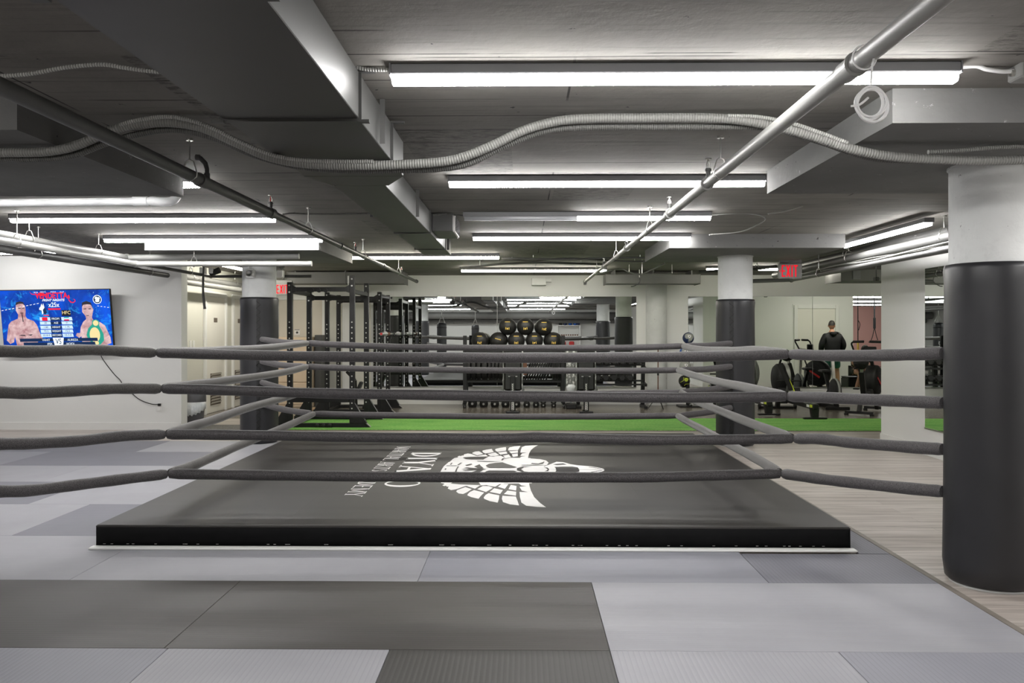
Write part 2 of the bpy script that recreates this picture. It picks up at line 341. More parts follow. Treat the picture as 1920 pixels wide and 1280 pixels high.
class MB:
    def __init__(s): s.v = []; s.f = []; s.sm = []; s.mi = []; s.uv = {}; s.cur = 0; s.marks = []

    def _add(s, vs, fs, smooth=False):
        o = len(s.v); s.v += [Vector(x) for x in vs]
        for f in fs:
            s.f.append([o + i for i in f]); s.sm.append(smooth); s.mi.append(s.cur)
        return o

    def mark(s):
        s.marks.append(len(s.v)); return s

    def box(s, x0, x1, y0, y1, z0, z1):
        s._add([(x0, y0, z0), (x1, y0, z0), (x1, y1, z0), (x0, y1, z0), (x0, y0, z1), (x1, y0, z1), (x1, y1, z1), (x0, y1, z1)],
               [(0, 3, 2, 1), (4, 5, 6, 7), (0, 1, 5, 4), (1, 2, 6, 5), (2, 3, 7, 6), (3, 0, 4, 7)]); return s

    def bbox(s, x0, x1, y0, y1, z0, z1, c=0.01):
        """box with chamfered vertical and horizontal edges"""
        def ring(z, i):
            return [(x0 + i + c, y0 + i, z), (x1 - i - c, y0 + i, z), (x1 - i, y0 + i + c, z), (x1 - i, y1 - i - c, z),
                    (x1 - i - c, y1 - i, z), (x0 + i + c, y1 - i, z), (x0 + i, y1 - i - c, z), (x0 + i, y0 + i + c, z)]
        vs = ring(z0, c) + ring(z0 + c, 0) + ring(z1 - c, 0) + ring(z1, c)
        fs = [tuple(reversed(range(8))), tuple(range(24, 32))]
        for k in range(3):
            for i in range(8):
                j = (i + 1) % 8
                fs.append((k * 8 + i, k * 8 + j, k * 8 + 8 + j, k * 8 + 8 + i))
        s._add(vs, fs); return s

    def bar(s, p, q, w_, h_, c=0.0):
        p, q = Vector(p), Vector(q); a, u = frame_axes(q - p)
        vs = []
        for e in (p, q):
            for (i, j) in ((-1, -1), (1, -1), (1, 1), (-1, 1)):
                vs.append(e + a * (i * w_ / 2) + u * (j * h_ / 2))
        s._add(vs, [(0, 1, 2, 3), (7, 6, 5, 4), (0, 4, 5, 1), (1, 5, 6, 2), (2, 6, 7, 3), (3, 7, 4, 0)]); return s

    def cyl(s, p, q, r, r2=None, n=16, caps=True):
        p, q = Vector(p), Vector(q); r2 = r if r2 is None else r2
        a, u = frame_axes(q - p)
        A = [p + (a * math.cos(t) + u * math.sin(t)) * r for t in [2 * PI * i / n for i in range(n)]]
        B = [q + (a * math.cos(t) + u * math.sin(t)) * r2 for t in [2 * PI * i / n for i in range(n)]]
        s._add(A + B, [(i, i + n, (i + 1) % n + n, (i + 1) % n) for i in range(n)], True)
        if caps:
            s._add(A, [tuple(range(n))]); s._add(B, [tuple(reversed(range(n)))])
        return s

    def tube(s, pts, r, n=10, caps=True, sub=0):
        pts = [Vector(p) for p in pts]
        if sub: pts = spline(pts, sub)
        rs = r if isinstance(r, (list, tuple)) else [r] * len(pts)
        if len(rs) != len(pts):
            rs = [rs[min(len(rs) - 1, int(i * (len(rs) - 1) / max(1, len(pts) - 1)))] for i in range(len(pts))]
        vs = []; prev = None; us = [0.0]
        for i, p in enumerate(pts):
            t = (pts[min(i + 1, len(pts) - 1)] - pts[max(i - 1, 0)])
            if t.length < 1e-9: t = Vector((0, 0, 1))
            t.normalize()
            if prev is None: a, u = frame_axes(t)
            else:
                a = (prev - t * prev.dot(t)).normalized(); u = a.cross(t).normalized()
            prev = a
            if i: us.append(us[-1] + (pts[i] - pts[i - 1]).length)
            vs += [p + (a * math.cos(th) + u * math.sin(th)) * rs[i] for th in [2 * PI * k / n for k in range(n)]]
        fs = []
        for i in range(len(pts) - 1):
            for k in range(n):
                fs.append((i * n + k, i * n + (k + 1) % n, (i + 1) * n + (k + 1) % n, (i + 1) * n + k))
        o = s._add(vs, fs, True)
        for i in range(len(pts)):
            for k in range(n): s.uv[o + i * n + k] = (us[i], k / n)
        if caps:
            s._add(vs[:n], [tuple(reversed(range(n)))]); s._add(vs[-n:], [tuple(range(n))])
        return s

    def sph(s, c, r, n=20, m=12, sx=1, sy=1, sz=1):
        c = Vector(c); vs = [c + Vector((0, 0, r * sz))]
        for i in range(1, m):
            th = PI * i / m
            for k in range(n):
                ph = 2 * PI * k / n
                vs.append(c + Vector((r * sx * math.sin(th) * math.cos(ph), r * sy * math.sin(th) * math.sin(ph), r * sz * math.cos(th))))
        vs.append(c - Vector((0, 0, r * sz)))
        fs = [(0, 1 + k, 1 + (k + 1) % n) for k in range(n)]
        for i in range(m - 2):
            for k in range(n):
                a = 1 + i * n + k; b = 1 + i * n + (k + 1) % n
                fs.append((a, a + n, b + n, b))
        L = len(vs) - 1; o = 1 + (m - 2) * n
        fs += [(o + (k + 1) % n, o + k, L) for k in range(n)]
        s._add(vs, fs, True); return s

    def lathe(s, prof, c=(0, 0, 0), axis=(0, 0, 1), n=24, smooth=True):
        """prof: (radius, height) pairs"""
        c = Vector(c); ax = Vector(axis).normalized(); a, u = frame_axes(ax)
        vs = []
        for (r, h) in prof:
            vs += [c + ax * h + (a * math.cos(t) + u * math.sin(t)) * max(r, 1e-4) for t in [2 * PI * k / n for k in range(n)]]
        fs = []
        for i in range(len(prof) - 1):
            for k in range(n): fs.append((i * n + k, i * n + (k + 1) % n, (i + 1) * n + (k + 1) % n, (i + 1) * n + k))
        fs.append(tuple(reversed(range(n)))); L = (len(prof) - 1) * n; fs.append(tuple(range(L, L + n)))
        s._add(vs, fs, smooth); return s

    def poly(s, pts, d=None):
        """flat polygon; with d, a prism"""
        pts = [Vector(p) for p in pts]; n = len(pts)
        if d is None: s._add(pts, [tuple(range(n))]); return s
        d = Vector(d)
        s._add(pts + [p + d for p in pts], [tuple(range(n)), tuple(reversed(range(n, 2 * n)))] + [(i, i + n, (i + 1) % n + n, (i + 1) % n) for i in range(n)])
        return s

    def build(s, name, mats, parent=None, local=False, origin=None):
        if s.marks:      # one object per marked piece
            cuts = sorted(set([0] + s.marks + [len(s.v)])); out = []
            for a, b in zip(cuts[:-1], cuts[1:]):
                if a == b: continue
                t = MB(); t.v = s.v[a:b]
                for f, sm, mi in zip(s.f, s.sm, s.mi):
                    if a <= f[0] < b: t.f.append([i - a for i in f]); t.sm.append(sm); t.mi.append(mi)
                t.uv = {k - a: v for k, v in s.uv.items() if a <= k < b}
                out.append(t.build(name, mats, parent, local, origin))
            return out
        if not isinstance(mats, (list, tuple)): mats = [mats]
        me = bpy.data.meshes.new(name); ob = bpy.data.objects.new(name, me)
        vs = s.v
        if parent is not None and not local:
            inv = world_of(parent).inverted(); vs = [inv @ x for x in vs]
        if parent is None and not local:
            if origin is None:
                xs = [x.x for x in vs]; ys = [x.y for x in vs]; zs = [x.z for x in vs]
                origin = Vector(((min(xs) + max(xs)) / 2, (min(ys) + max(ys)) / 2, min(zs)))
            origin = Vector(origin); ob.location = origin; vs = [x - origin for x in vs]
        me.from_pydata([tuple(x) for x in vs], [], s.f)
        for m_ in mats: me.materials.append(M[m_] if isinstance(m_, str) else m_)
        me.polygons.foreach_set('use_smooth', s.sm)
        me.polygons.foreach_set('material_index', s.mi)
        if s.uv:
            ul = me.uv_layers.new(name='UVMap')
            for lp in me.loops: ul.data[lp.index].uv = s.uv.get(lp.vertex_index, (0, 0))
        bm = bmesh.new(); bm.from_mesh(me); bmesh.ops.recalc_face_normals(bm, faces=bm.faces); bm.to_mesh(me); bm.free()
        me.update()
        COL.objects.link(ob)
        if parent is not None: ob.parent = parent
        return ob


def world_of(o):
    mtx = Matrix.LocRotScale(o.location, o.rotation_euler, o.scale)
    return world_of(o.parent) @ mtx if o.parent else mtx


def spline(pts, sub):
    out = []
    n = len(pts)
    for i in range(n - 1):
        p0 = pts[max(i - 1, 0)]; p1 = pts[i]; p2 = pts[i + 1]; p3 = pts[min(i + 2, n - 1)]
        for k in range(sub):
            t = k / sub
            out.append(0.5 * ((2 * p1) + (p2 - p0) * t + (2 * p0 - 5 * p1 + 4 * p2 - p3) * t * t + (3 * p1 - p0 - 3 * p2 + p3) * t ** 3))
    out.append(pts[-1]); return out


def tag(o, label=None, cat=None, group=None, kind=None):
    if label: o['label'] = label
    if cat: o['category'] = cat
    if group: o['group'] = group
    if kind: o['kind'] = kind
    return o


def thing(name, label, cat, loc=(0, 0, 0), rz=0.0, group=None):
    o = bpy.data.objects.new(name, None); COL.objects.link(o); o.empty_display_size = 0.1
    o.location = loc; o.rotation_euler = (0, 0, rz)
    return tag(o, label, cat, group)


def dup(o, loc=None, rz=None, label=None, group=None, parent=None):
    c = o.copy(); COL.objects.link(c)
    if parent is not None: c.parent = parent
    if loc is not None: c.location = loc
    if rz is not None: c.rotation_euler = (0, 0, rz)
    if label: c['label'] = label
    if group: c['group'] = group
    for ch in [x for x in bpy.data.objects if x.parent == o and x is not c]:
        dup(ch, parent=c)
    return c


def struct(ob): ob['kind'] = 'structure'; return ob


FONT_EXT = 0.0006


def text(body, size, loc, rot, m, parent, name='lettering', ext=FONT_EXT, align='CENTER', sx=1.0, shear=0.0, bold=0.0):
    cu = bpy.data.curves.new(name, 'FONT'); cu.body = body; cu.size = size; cu.extrude = ext
    cu.align_x = align; cu.align_y = 'CENTER'; cu.shear = shear; cu.offset = bold
    cu.materials.append(M[m] if isinstance(m, str) else m)
    cu.resolution_u = 4
    tmp = bpy.data.objects.new('tmp', cu)
    me = bpy.data.meshes.new_from_object(tmp)
    bpy.data.objects.remove(tmp)
    o = bpy.data.objects.new(name, me); COL.objects.link(o)
    W = Matrix.LocRotScale(Vector(loc), rot if not isinstance(rot, tuple) else __import__('mathutils').Euler(rot), Vector((sx, 1, 1)))
    if parent is not None:
        W = world_of(parent).inverted() @ W; o.parent = parent
    me.transform(W); me.update()
    return o


FRONT = (PI / 2, 0, 0)     # faces -Y (towards the camera)


# ================================================================ the room
struct(MB().box(-9.7, 15.7, -6.8, 16.4, -0.12, 0).build('floor', 'floor'))
struct(MB().box(-9.7, 15.7, -6.8, 16.4, ZC, ZC + 0.15).build('ceiling', 'ceiling'))
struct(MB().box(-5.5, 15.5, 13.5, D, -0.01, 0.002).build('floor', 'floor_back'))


def wall(name, x0, x1, y0, y1, m='wall', z0=0.0, z1=ZC):
    return struct(MB().box(x0, x1, y0, y1, z0, z1).build(name, m))


wall('wall_back', -5.6, 15.7, D, D + 0.2)
wall('wall_left', -9.7, -5.0, 11.95, 12.10)                       # carries the screen
wall('wall_left_return', -5.12, -5.0, 12.10, 12.16)
wall('wall_left_corridor', -5.7, -5.5, 12.1, D, 'wall_cream')
wall('wall_left_outer', -9.7, -9.5, -6.8, 11.95)
wall('wall_front', -9.7, 15.7, -6.8, -6.6)
wall('wall_right', 4.7, 4.86, -6.6, 10.85)
wall('wall_right_return', 4.86, 8.60, 10.7, 10.85)
wall('wall_right_passage', 8.45, 8.60, -2.4, 10.7)
wall('wall_right_far', 8.60, 15.7, -2.55, -2.4, 'wall_pink')
wall('wall_right_outer', 15.5, 15.7, -2.4, D)


def baseboard(name, x0, x1, y0, y1):
    struct(MB().box(x0, x1, y0, y1, 0.0, 0.10).box(x0, x1, y0, y1, 0.10, 0.108).build(name, 'trim'))


baseboard('baseboard_left', -9.5, -5.0, 11.935, 11.95)
baseboard('baseboard_back', -5.5, 15.5, D - 0.015, D)
baseboard('baseboard_right', 4.685, 4.7, -6.6, 10.85)
baseboard('baseboard_right_return', 4.86, 7.0, 10.85, 10.865)


def door(name, c, axis, width, height, leafmat='door', frame=0.07, louver=False, sgn=1, double=False):
    """door leaf in a frame standing against a wall. axis 'x': door faces sgn*Y; axis 'y': faces sgn*X"""
    root = bpy.data.objects.new(name, None); COL.objects.link(root); root['kind'] = 'structure'
    root.location = c
    root.rotation_euler = (0, 0, {('x', -1): 0, ('x', 1): PI, ('y', 1): PI / 2, ('y', -1): -PI / 2}[(axis, sgn)])
    w2 = width / 2
    # local: x along the wall, -y out of the wall
    fr = MB()
    fr.bbox(-w2 - frame, -w2, -0.045, 0.0, 0, height + frame, 0.006)
    fr.bbox(w2, w2 + frame, -0.045, 0.0, 0, height + frame, 0.006)
    fr.bbox(-w2, w2, -0.045, 0.0, height, height + frame, 0.006)
    fr.box(-w2 - frame * 1.3, w2 + frame * 1.3, -0.02, 0, height + frame * 0.2, height + frame * 1.3)
    fr.build('door_frame', 'trim', root, local=True)
    lf = MB()
    if double:
        lf.box(-w2, -0.004, -0.018, -0.002, 0.01, height).box(0.004, w2, -0.018, -0.002, 0.01, height)
    else:
        lf.box(-w2 + 0.003, w2 - 0.003, -0.018, -0.002, 0.01, height - 0.003)
    leaf = lf.build('door_leaf', leafmat, root, local=True)
    h = MB(); h.cyl((w2 - 0.08, -0.018, 1.0), (w2 - 0.08, -0.06, 1.0), 0.012).bar((w2 - 0.08, -0.055, 1.0), (w2 - 0.2, -0.055, 1.0), 0.016, 0.016)
    h.cyl((w2 - 0.08, -0.018, 1.0), (w2 - 0.08, -0.026, 1.0), 0.028)
    h.build('door_handle', 'steel', leaf, local=True)
    if louver:
        lv = MB(); lv.box(-0.24, 0.24, -0.024, -0.018, 0.14, 0.70)
        g = lv.build('louver_vent', 'louver_dark', leaf, local=True)
        sl = MB()
        for i in range(11):
            z = 0.165 + i * 0.05
            sl.poly([(-0.24, -0.026, z), (0.24, -0.026, z), (0.24, -0.045, z + 0.03), (-0.24, -0.045, z + 0.03)], (0, -0.003, 0.004))
        sl.build('vent_slats', 'door', leaf, local=True)
        MB().bbox(-0.08, 0.08, -0.024, -0.018, 1.60, 1.68, 0.003).build('door_sign', 'louver_dark', leaf, local=True)
    return root


d1 = door('door_1', (-5.5, 14.56, 0), 'y', 0.90, 2.05, louver=True)
d2 = door('door_2', (-5.5, 15.78, 0), 'y', 0.62, 2.05, louver=True)
d3 = door('door_3', (-4.40, D, 0), 'x', 0.86, 2.06, 'door_beige', sgn=-1)
d4 = door('door_4', (7.64, 10.85, 0), 'x', 0.98, 2.05, 'door', sgn=1, frame=0.09)

# column bay: four round columns under their drop panels
CX1, CX2, CYN, CYF = 2.68, -3.41, 4.75, 10.42
cols = {'near_right': (CX1, CYN), 'far_right': (CX1, CYF), 'far_left': (CX2, CYF + 0.15), 'near_left': (CX2, CYN)}
for k, (x, y) in cols.items():
    mb = MB(); mb.cyl((x, y, 0), (x, y, ZP), 0.213, n=40)
    mb.cyl((x, y, ZP - 0.012), (x, y, ZP), 0.222, n=40)
    struct(mb.build('column', 'column'))
for (x0, x1, y0, y1) in ((1.68, 3.67, 3.76, 5.68), (1.665, 3.65, 9.36, 11.25), (-4.42, -2.38, 3.83, 5.72), (-4.42, -2.38, 9.53, 11.42)):
    struct(MB().box(x0, x1, y0, y1, ZP, ZC).build('ceiling_panel', 'panel'))
struct(MB().cyl((2.62, D, 0), (2.62, D, ZC), 0.205, n=40, caps=False).build('column', 'column'))


def column_pad(x, y, z1, label, lace=None, bulge=0.0, n=48, r=0.238):
    root = thing('column_pad', label, 'column pad', (x, y, 0), 0, 'padded wraps round the columns')
    prof = [(r - 0.02, 0.012), (r - 0.003, 0.03), (r + bulge, 0.12), (r + bulge * 0.4, 0.5), (r, 1.0), (r + 0.003, z1 * 0.62), (r - 0.002, z1 - 0.12), (r + 0.004, z1 - 0.03), (r - 0.004, z1), (0.215, z1 + 0.004)]
    MB().lathe(prof, (0, 0, 0), n=n).build('padding', 'vinyl', root, local=True)
    if lace:
        a = lace; zz = MB(); sl = MB()
        ca, sa = math.cos(a), math.sin(a); tx, ty = -sa, ca
        sl.poly([((r + 0.004) * ca + tx * e, (r + 0.004) * sa + ty * e, z) for (e, z) in ((-0.022, 0.05), (0.022, 0.05), (0.022, z1 - 0.02), (-0.022, z1 - 0.02))], (0.006 * ca, 0.006 * sa, 0))
        sl.build('seam_flap', 'lace', root, local=True)
        pts = []; k = 0; z = z1 - 0.05
        while z > 0.08:
            e = 0.026 if k % 2 else -0.026
            pts.append(((r + 0.013) * ca + tx * e, (r + 0.013) * sa + ty * e, z)); z -= 0.045; k += 1
        zz.tube(pts, 0.005, 6); zz.build('lacing', 'lace', root, local=True)
    return root


column_pad(CX1, CYN, 1.822, 'black padded wrap on the big concrete column at the right edge of the photo', bulge=0.008, n=64)
column_pad(CX1, CYF, 1.838, 'black laced padded wrap on the column at the far right corner of the ring', lace=math.atan2(-0.9, -0.42))
column_pad(CX2, CYF + 0.15, 1.872, 'black laced padded wrap on the column at the far left corner, by the doors', lace=math.atan2(-0.93, 0.25))
column_pad(CX2, CYN, 1.822, 'black padded wrap on the near left column of the ring, seen in the mirror')

# mirrors
def mirror(label, x0, x1, tilt, grp):
    root = thing('wall_mirror', label, 'mirror', (x0, D - 0.006, 0.35), 0, grp)
    z1 = 2.125 - 0.35
    ty = math.sin(tilt)
    g = MB(); g.poly([(0.002, -0.006, 0), (x1 - x0 - 0.002, -0.006, 0), (x1 - x0 - 0.002, -0.006 + z1 * ty, z1), (0.002, -0.006 + z1 * ty, z1)], (0, 0.005, 0))
    g.build('glass', 'mirror', root, local=True)
    MB().box(0, x1 - x0, -0.014, 0.004, -0.018, -0.001).build('bottom_channel', 'steel', root, local=True)
    return root


def ux(u): return P(u, 600, D).x
GM = 'mirror panels along the back wall'
mirror('tall mirror panel behind the power racks, reflecting the heavy bags', ux(700), ux(932), 0.0016, GM)
mirror('tall mirror panel behind the medicine balls, ending left of the white column', ux(932.3), ux(1193), 0.0016, GM)
mirror('mirror panel right of the white column, partly behind the far right padded column', ux(1290), ux(1523), 0.0016, GM)
mirror('mirror panel behind the exercise bikes, reflecting a door and a pink wall', ux(1523.3), ux(1790), 0.0016, GM)
rm = thing('wall_mirror', 'mirror on the right-hand white wall just left of the big padded column', 'mirror', (4.694, 7.2, 0.32))
MB().box(-0.006, 0, -2.6, 2.45, 0, 1.85).build('glass', 'mirror', rm, local=True)
MB().box(-0.012, 0.004, -2.6, 2.45, -0.016, -0.001).build('bottom_channel', 'steel', rm, local=True)

# ================================================================ the ceiling services
def lamp(label, x0, x1, y, z=ZC, off=None, grp='long linear lamps under the ceiling', alongy=None, warm=False):
    L = x1 - x0
    if alongy: root = thing('ceiling_lamp', label, 'ceiling light', (alongy, x0, z), PI / 2, grp)
    else: root = thing('ceiling_lamp', label, 'ceiling light', (x0, y, z), 0, grp)
    MB().bbox(0, L, -0.045, 0.045, -0.044, -0.002, 0.004).build('housing', 'housing', root, local=True)
    MB().mark().box(-0.006, 0, -0.046, 0.046, -0.048, 0).mark().box(L, L + 0.006, -0.046, 0.046, -0.048, 0).build('end_cap', 'housing', root, local=True)

    def diff(a, b, m, nm):
        n = 10; mb = MB(); prof = [(0.031, -0.044), (0.032, -0.062), (0.030, -0.070), (0.026, -0.075), (0.018, -0.078), (0.0, -0.079), (-0.018, -0.078), (-0.026, -0.075), (-0.030, -0.070), (-0.032, -0.062), (-0.031, -0.044)]
        vs = [(a, p[0], p[1]) for p in prof] + [(b, p[0], p[1]) for p in prof]
        k = n + 1
        mb._add(vs, [(i, i + 1, i + 1 + k, i + k) for i in range(n)] + [tuple(range(k)), tuple(reversed(range(k, 2 * k)))], True)
        mb.build(nm, m, root, local=True)
    if off: diff(0.004, off, 'lamp_off', 'diffuser'); diff(off, L - 0.004, 'lamp', 'diffuser')
    else: diff(0.004, L - 0.004, 'lamp_warm' if warm else 'lamp', 'diffuser')
    return root


def lp(px0, px1, Y): return P(px0, 400, Y).x, P(px1, 400, Y).x
a, b = lp(735, 1792, 3.42); lamp('longest, nearest linear lamp, crossing behind the diagonal pipe at the top', a, b, 3.42)
a, b = lp(842, 1433, 5.85); lamp('second linear lamp from the front, right of the big duct', a, b, 5.85)
a, b = lp(870, 1332, 7.62); lamp('linear lamp whose left half is unlit, third from the front', a, b, 7.62, off=(b - a) * 0.46)
a, b = lp(887, 1294, 9.28); lamp('fourth linear lamp from the front, its right end above a drop panel corner', a, b, 9.28)
a, b = lp(640, 936, 11.66); lamp('linear lamp between the left drop panel and the end of the duct', a, b, 11.66, warm=True)
a, b = lp(865, 1137, 14.2); lamp('linear lamp nearest the mirror wall, above the medicine balls', a, b, 14.2, warm=True)
a, b = lp(22, 516, 7.70); lamp('linear lamp at the left, the upper of the two above the screen', a, b, 7.70)
a, b = lp(197, 604, 9.42); lamp('linear lamp at the left, in front of the far left drop panel', a, b, 9.42)
a, b = lp(-130, 102, 10.9); lamp('linear lamp above the screen, cut by the left edge of the photo', a, b, 10.9)
lamp('linear lamp mostly hidden behind the near left drop panel', -4.72, P(373, 350, 5.84).x, 5.84)
lamp('linear lamp running away from the viewer beside the right-hand pipes', 7.7, 9.75, 0, 2.50, alongy=3.78)
a, b = lp(1325, 1458, 13.9); lamp('linear lamp behind the far right column and the exit sign', a, b, 13.9, warm=True)
a, b = lp(1533, 1598, 14.1); lamp('short linear lamp above the exercise bikes', a, b, 14.1, warm=True)
lamp('linear lamp above the viewer, seen in the back mirror', -0.6, 1.85, 0.5)
lamp('linear lamp left of the viewer, seen in the back mirror', -4.75, -2.35, 1.2)
lamp('linear lamp along the right wall outside the photo', 2.3, 4.6, 0, 2.50, alongy=3.85)
lamp('linear lamp behind the viewer, right of the duct', -0.6, 1.85, -4.0)
lamp('linear lamp behind the viewer, at the left', -4.75, -2.35, -4.0)
lamp('linear lamp over the left edge of the mats, outside the photo', 2.0, 4.4, 0, 2.545, alongy=-8.3)
lamp('linear lamp beyond the right wall, by the pink wall', 10.6, 13.6, 1.2)
lamp('linear lamp beyond the right wall, in the middle of the side room', 10.2, 12.6, 4.6)
lamp('linear lamp beyond the right wall, over the person on the bench', 9.2, 11.6, 7.8)
lamp('linear lamp over the door beyond the right wall', 6.6, 9.0, 12.6, warm=True)
lamp('linear lamp in the corridor above the two louvered doors', 12.6, 15.0, 0, alongy=-4.75, warm=True)

# big duct
def duct():
    x0, x1 = -1.262, -0.690; z0, z1 = 2.333, 2.53
    y_end = 4.72
    r = thing('air_duct', 'big grey rectangular air duct running away overhead, narrowing past the middle', 'air duct', (-0.97, 4.7, z0))
    segs = [(-3.0, 0.9), (0.9, 2.16), (2.16, 3.44), (3.44, 4.28), (4.28, y_end)]
    for (a, b) in segs:
        MB().bbox(x0, x1, a + 0.004, b - 0.004, z0, z1, 0.003).build('duct_section', 'duct', r)
    n0, n1 = -1.163, -0.845
    t = MB()   # transition piece
    A = [(x0, y_end, z0), (x1, y_end, z0), (x1, y_end, z1), (x0, y_end, z1)]
    B = [(n0 + 0.02, 5.02, z0 + 0.0), (n1 + 0.02, 5.02, z0 + 0.0), (n1, 5.4, z1), (n0, 5.4, z1)]
    t._add(A + B, [(0, 1, 2, 3), (7, 6, 5, 4), (0, 4, 5, 1), (1, 5, 6, 2), (2, 6, 7, 3), (3, 7, 4, 0)])
    t.build('duct_transition', 'duct', r)
    for (a, b) in ((5.02, 7.42), (7.42, 9.58)):
        MB().bbox(n0, n1, a + 0.003, b - 0.003, z0 + (0.0 if a < 7 else 0.0), z1, 0.003).build('duct_section', 'duct', r)
    fl = MB()
    for y in (0.9, 2.16, 3.44, 4.28):
        fl.mark(); fl.box(x0 - 0.012, x1 + 0.012, y - 0.004, y + 0.004, z0 - 0.012, z1 + 0.004)
    for y in (7.42, 8.9):
        fl.mark(); fl.box(n0 - 0.009, n1 + 0.009, y - 0.004, y + 0.004, z0 - 0.009, z1 + 0.004)
    fl.build('flange', 'duct', r)
    cl = MB()
    for y in (2.16, 3.44, 4.28):
        for x in (x0 - 0.02, x1 + 0.02):
            cl.mark(); cl.box(x - 0.025, x + 0.025, y - 0.012, y + 0.012, z0 - 0.018, z0 - 0.006)
            cl.mark(); cl.box(x - 0.03, x + 0.05, y - 0.012, y + 0.012, z1 - 0.005, z1 + 0.006)
    cl.build('corner_clip', 'duct', r)
    br = MB().bbox(n1, -0.655, 7.62, 8.25, 2.37, 2.53, 0.003).build('branch_outlet', 'duct', r)
    MB().box(-0.655, -0.640, 7.70, 8.20, 2.375, 2.525).build('grille_frame', 'trim', br)
    g = MB()
    for i in range(10):
        z = 2.388 + i * 0.0135
        g.box(-0.642, -0.634, 7.72, 8.18, z, z + 0.005)
    for i in range(6): g.box(-0.640, -0.632, 7.75 + i * 0.085, 7.756 + i * 0.085, 2.385, 2.515)
    g.build('grille', 'rubber', br)
    hg = MB()
    for y in (1.5, 3.9, 6.4, 9.0):
        for x in ((x0 - 0.02, x1 + 0.02) if y < 5 else (n0 - 0.02, n1 + 0.02)):
            hg.mark(); hg.box(x - 0.012, x + 0.012, y - 0.002, y + 0.002, z0, ZC)
    hg.build('hanger_strap', 'duct', r)


duct()
# smaller ducts near the back wall
def small_duct(label, x0, x1, y0, y1, z0, z1):
    r = thing('air_duct', label, 'air duct', ((x0 + x1) / 2, (y0 + y1) / 2, z0))
    MB().bbox(x0, x1, y0, y1, z0, z1, 0.004).build('duct_body', 'duct_dark', r)
    hr_ = MB()
    for x in (x0 + 0.15, (x0 + x1) / 2, x1 - 0.15): hr_.mark(); hr_.bbox(x - 0.012, x + 0.012, y0 - 0.004, y1 + 0.004, z1, ZC, 0.001)
    hr_.build('hanger_strap', 'duct_dark', r)
    fl = MB()
    n = max(1, int((x1 - x0) / 1.0))
    for i in range(n + 1):
        x = x0 + (x1 - x0) * i / n
        fl.mark(); fl.box(x - 0.006, x + 0.006, y0 - 0.01, y1 + 0.01, z0 - 0.01, z1 + 0.005)
    fl.build('flange', 'duct_dark', r)
    return r


M['duct_dark'] = mat('duct_dark_paint', (0.16, 0.16, 0.155), 0.6, noise=(2, (0.13, 0.13, 0.125), 0.3, 0.7))
small_duct('dark duct along the back wall above the power racks', P(538, 531, 14.9).x, P(757, 531, 14.9).x, 14.9, 15.4, 2.31, 2.52)
small_duct('dark duct along the back wall right of the medicine balls', P(1137, 532, 14.9).x, 3.2, 14.9, 15.4, 2.305, 2.47)
ad = small_duct('dark duct box with a side grille above the exercise bikes', P(1577, 528, 13.6).x, 7.3, 13.6, 14.3, 2.27, 2.46)
MB().box(P(1600, 515, 13.58).x, P(1614, 515, 13.58).x, 13.585, 13.6, 2.30, 2.44).build('grille', 'housing', ad)
rear = MB()
for (y, z, r_) in ((-5.6, 2.24, 0.16), (-6.2, 2.02, 0.13)):
    rear = MB(); rear.cyl((-9.4, y, z), (4.6, y, z), r_, n=24)
    for i in range(8): rear.cyl((-9 + i * 1.9, y, z), (-8.94 + i * 1.9, y, z), r_ + 0.012, n=24)
    tag(rear.build('air_duct', 'duct_dark'), 'round dark duct along the wall behind the viewer, ' + ('upper' if z > 2.1 else 'lower') + ' of two seen in the mirror', 'air duct')

# pipes ---------------------------------------------------------------
def hanger(mb, x, y, z, r, top=ZC):
    mb.mark(); mb.cyl((x, y, z + r + 0.05), (x, y, top), 0.005, n=8)
    mb.cyl((x, y, top - 0.012), (x, y, top), 0.02, n=10)
    pts = [(x, y, z + r + 0.055), (x - r * 0.6, y, z + r + 0.045), (x - r - 0.008, y, z + r * 0.4), (x - r - 0.006, y, z - r * 0.3), (x, y, z - r - 0.006),
           (x + r + 0.006, y, z - r * 0.3), (x + r + 0.008, y, z + r * 0.4), (x + r * 0.6, y, z + r + 0.045), (x, y, z + r + 0.055)]
    mb.tube(pts, 0.004, 6)


def sprinkler(parent, x, y, z, h=0.09, red=True):
    MB().cyl((x, y, z), (x, y, z + h * 0.45), 0.014, 0.014, n=12).cyl((x, y, z + h * 0.3), (x, y, z + h * 0.42), 0.02, n=6).build('sprinkler_fitting', 'pipe_mid', parent)
    m = MB(); m.tube([(x - 0.010, y, z + h * 0.45), (x - 0.012, y, z + h * 0.6), (x, y, z + h * 0.86)], 0.0025, 6)
    m.tube([(x + 0.010, y, z + h * 0.45), (x + 0.012, y, z + h * 0.6), (x, y, z + h * 0.86)], 0.0025, 6)
    m.cyl((x, y, z + h * 0.86), (x, y, z + h * 0.9), 0.02, n=12)
    hd = m.build('sprinkler_head', 'steel', parent)
    MB().cyl((x, y, z + h * 0.46), (x, y, z + h * 0.84), 0.0035, n=8).build('glass_bulb', 'red' if red else 'steel', hd)


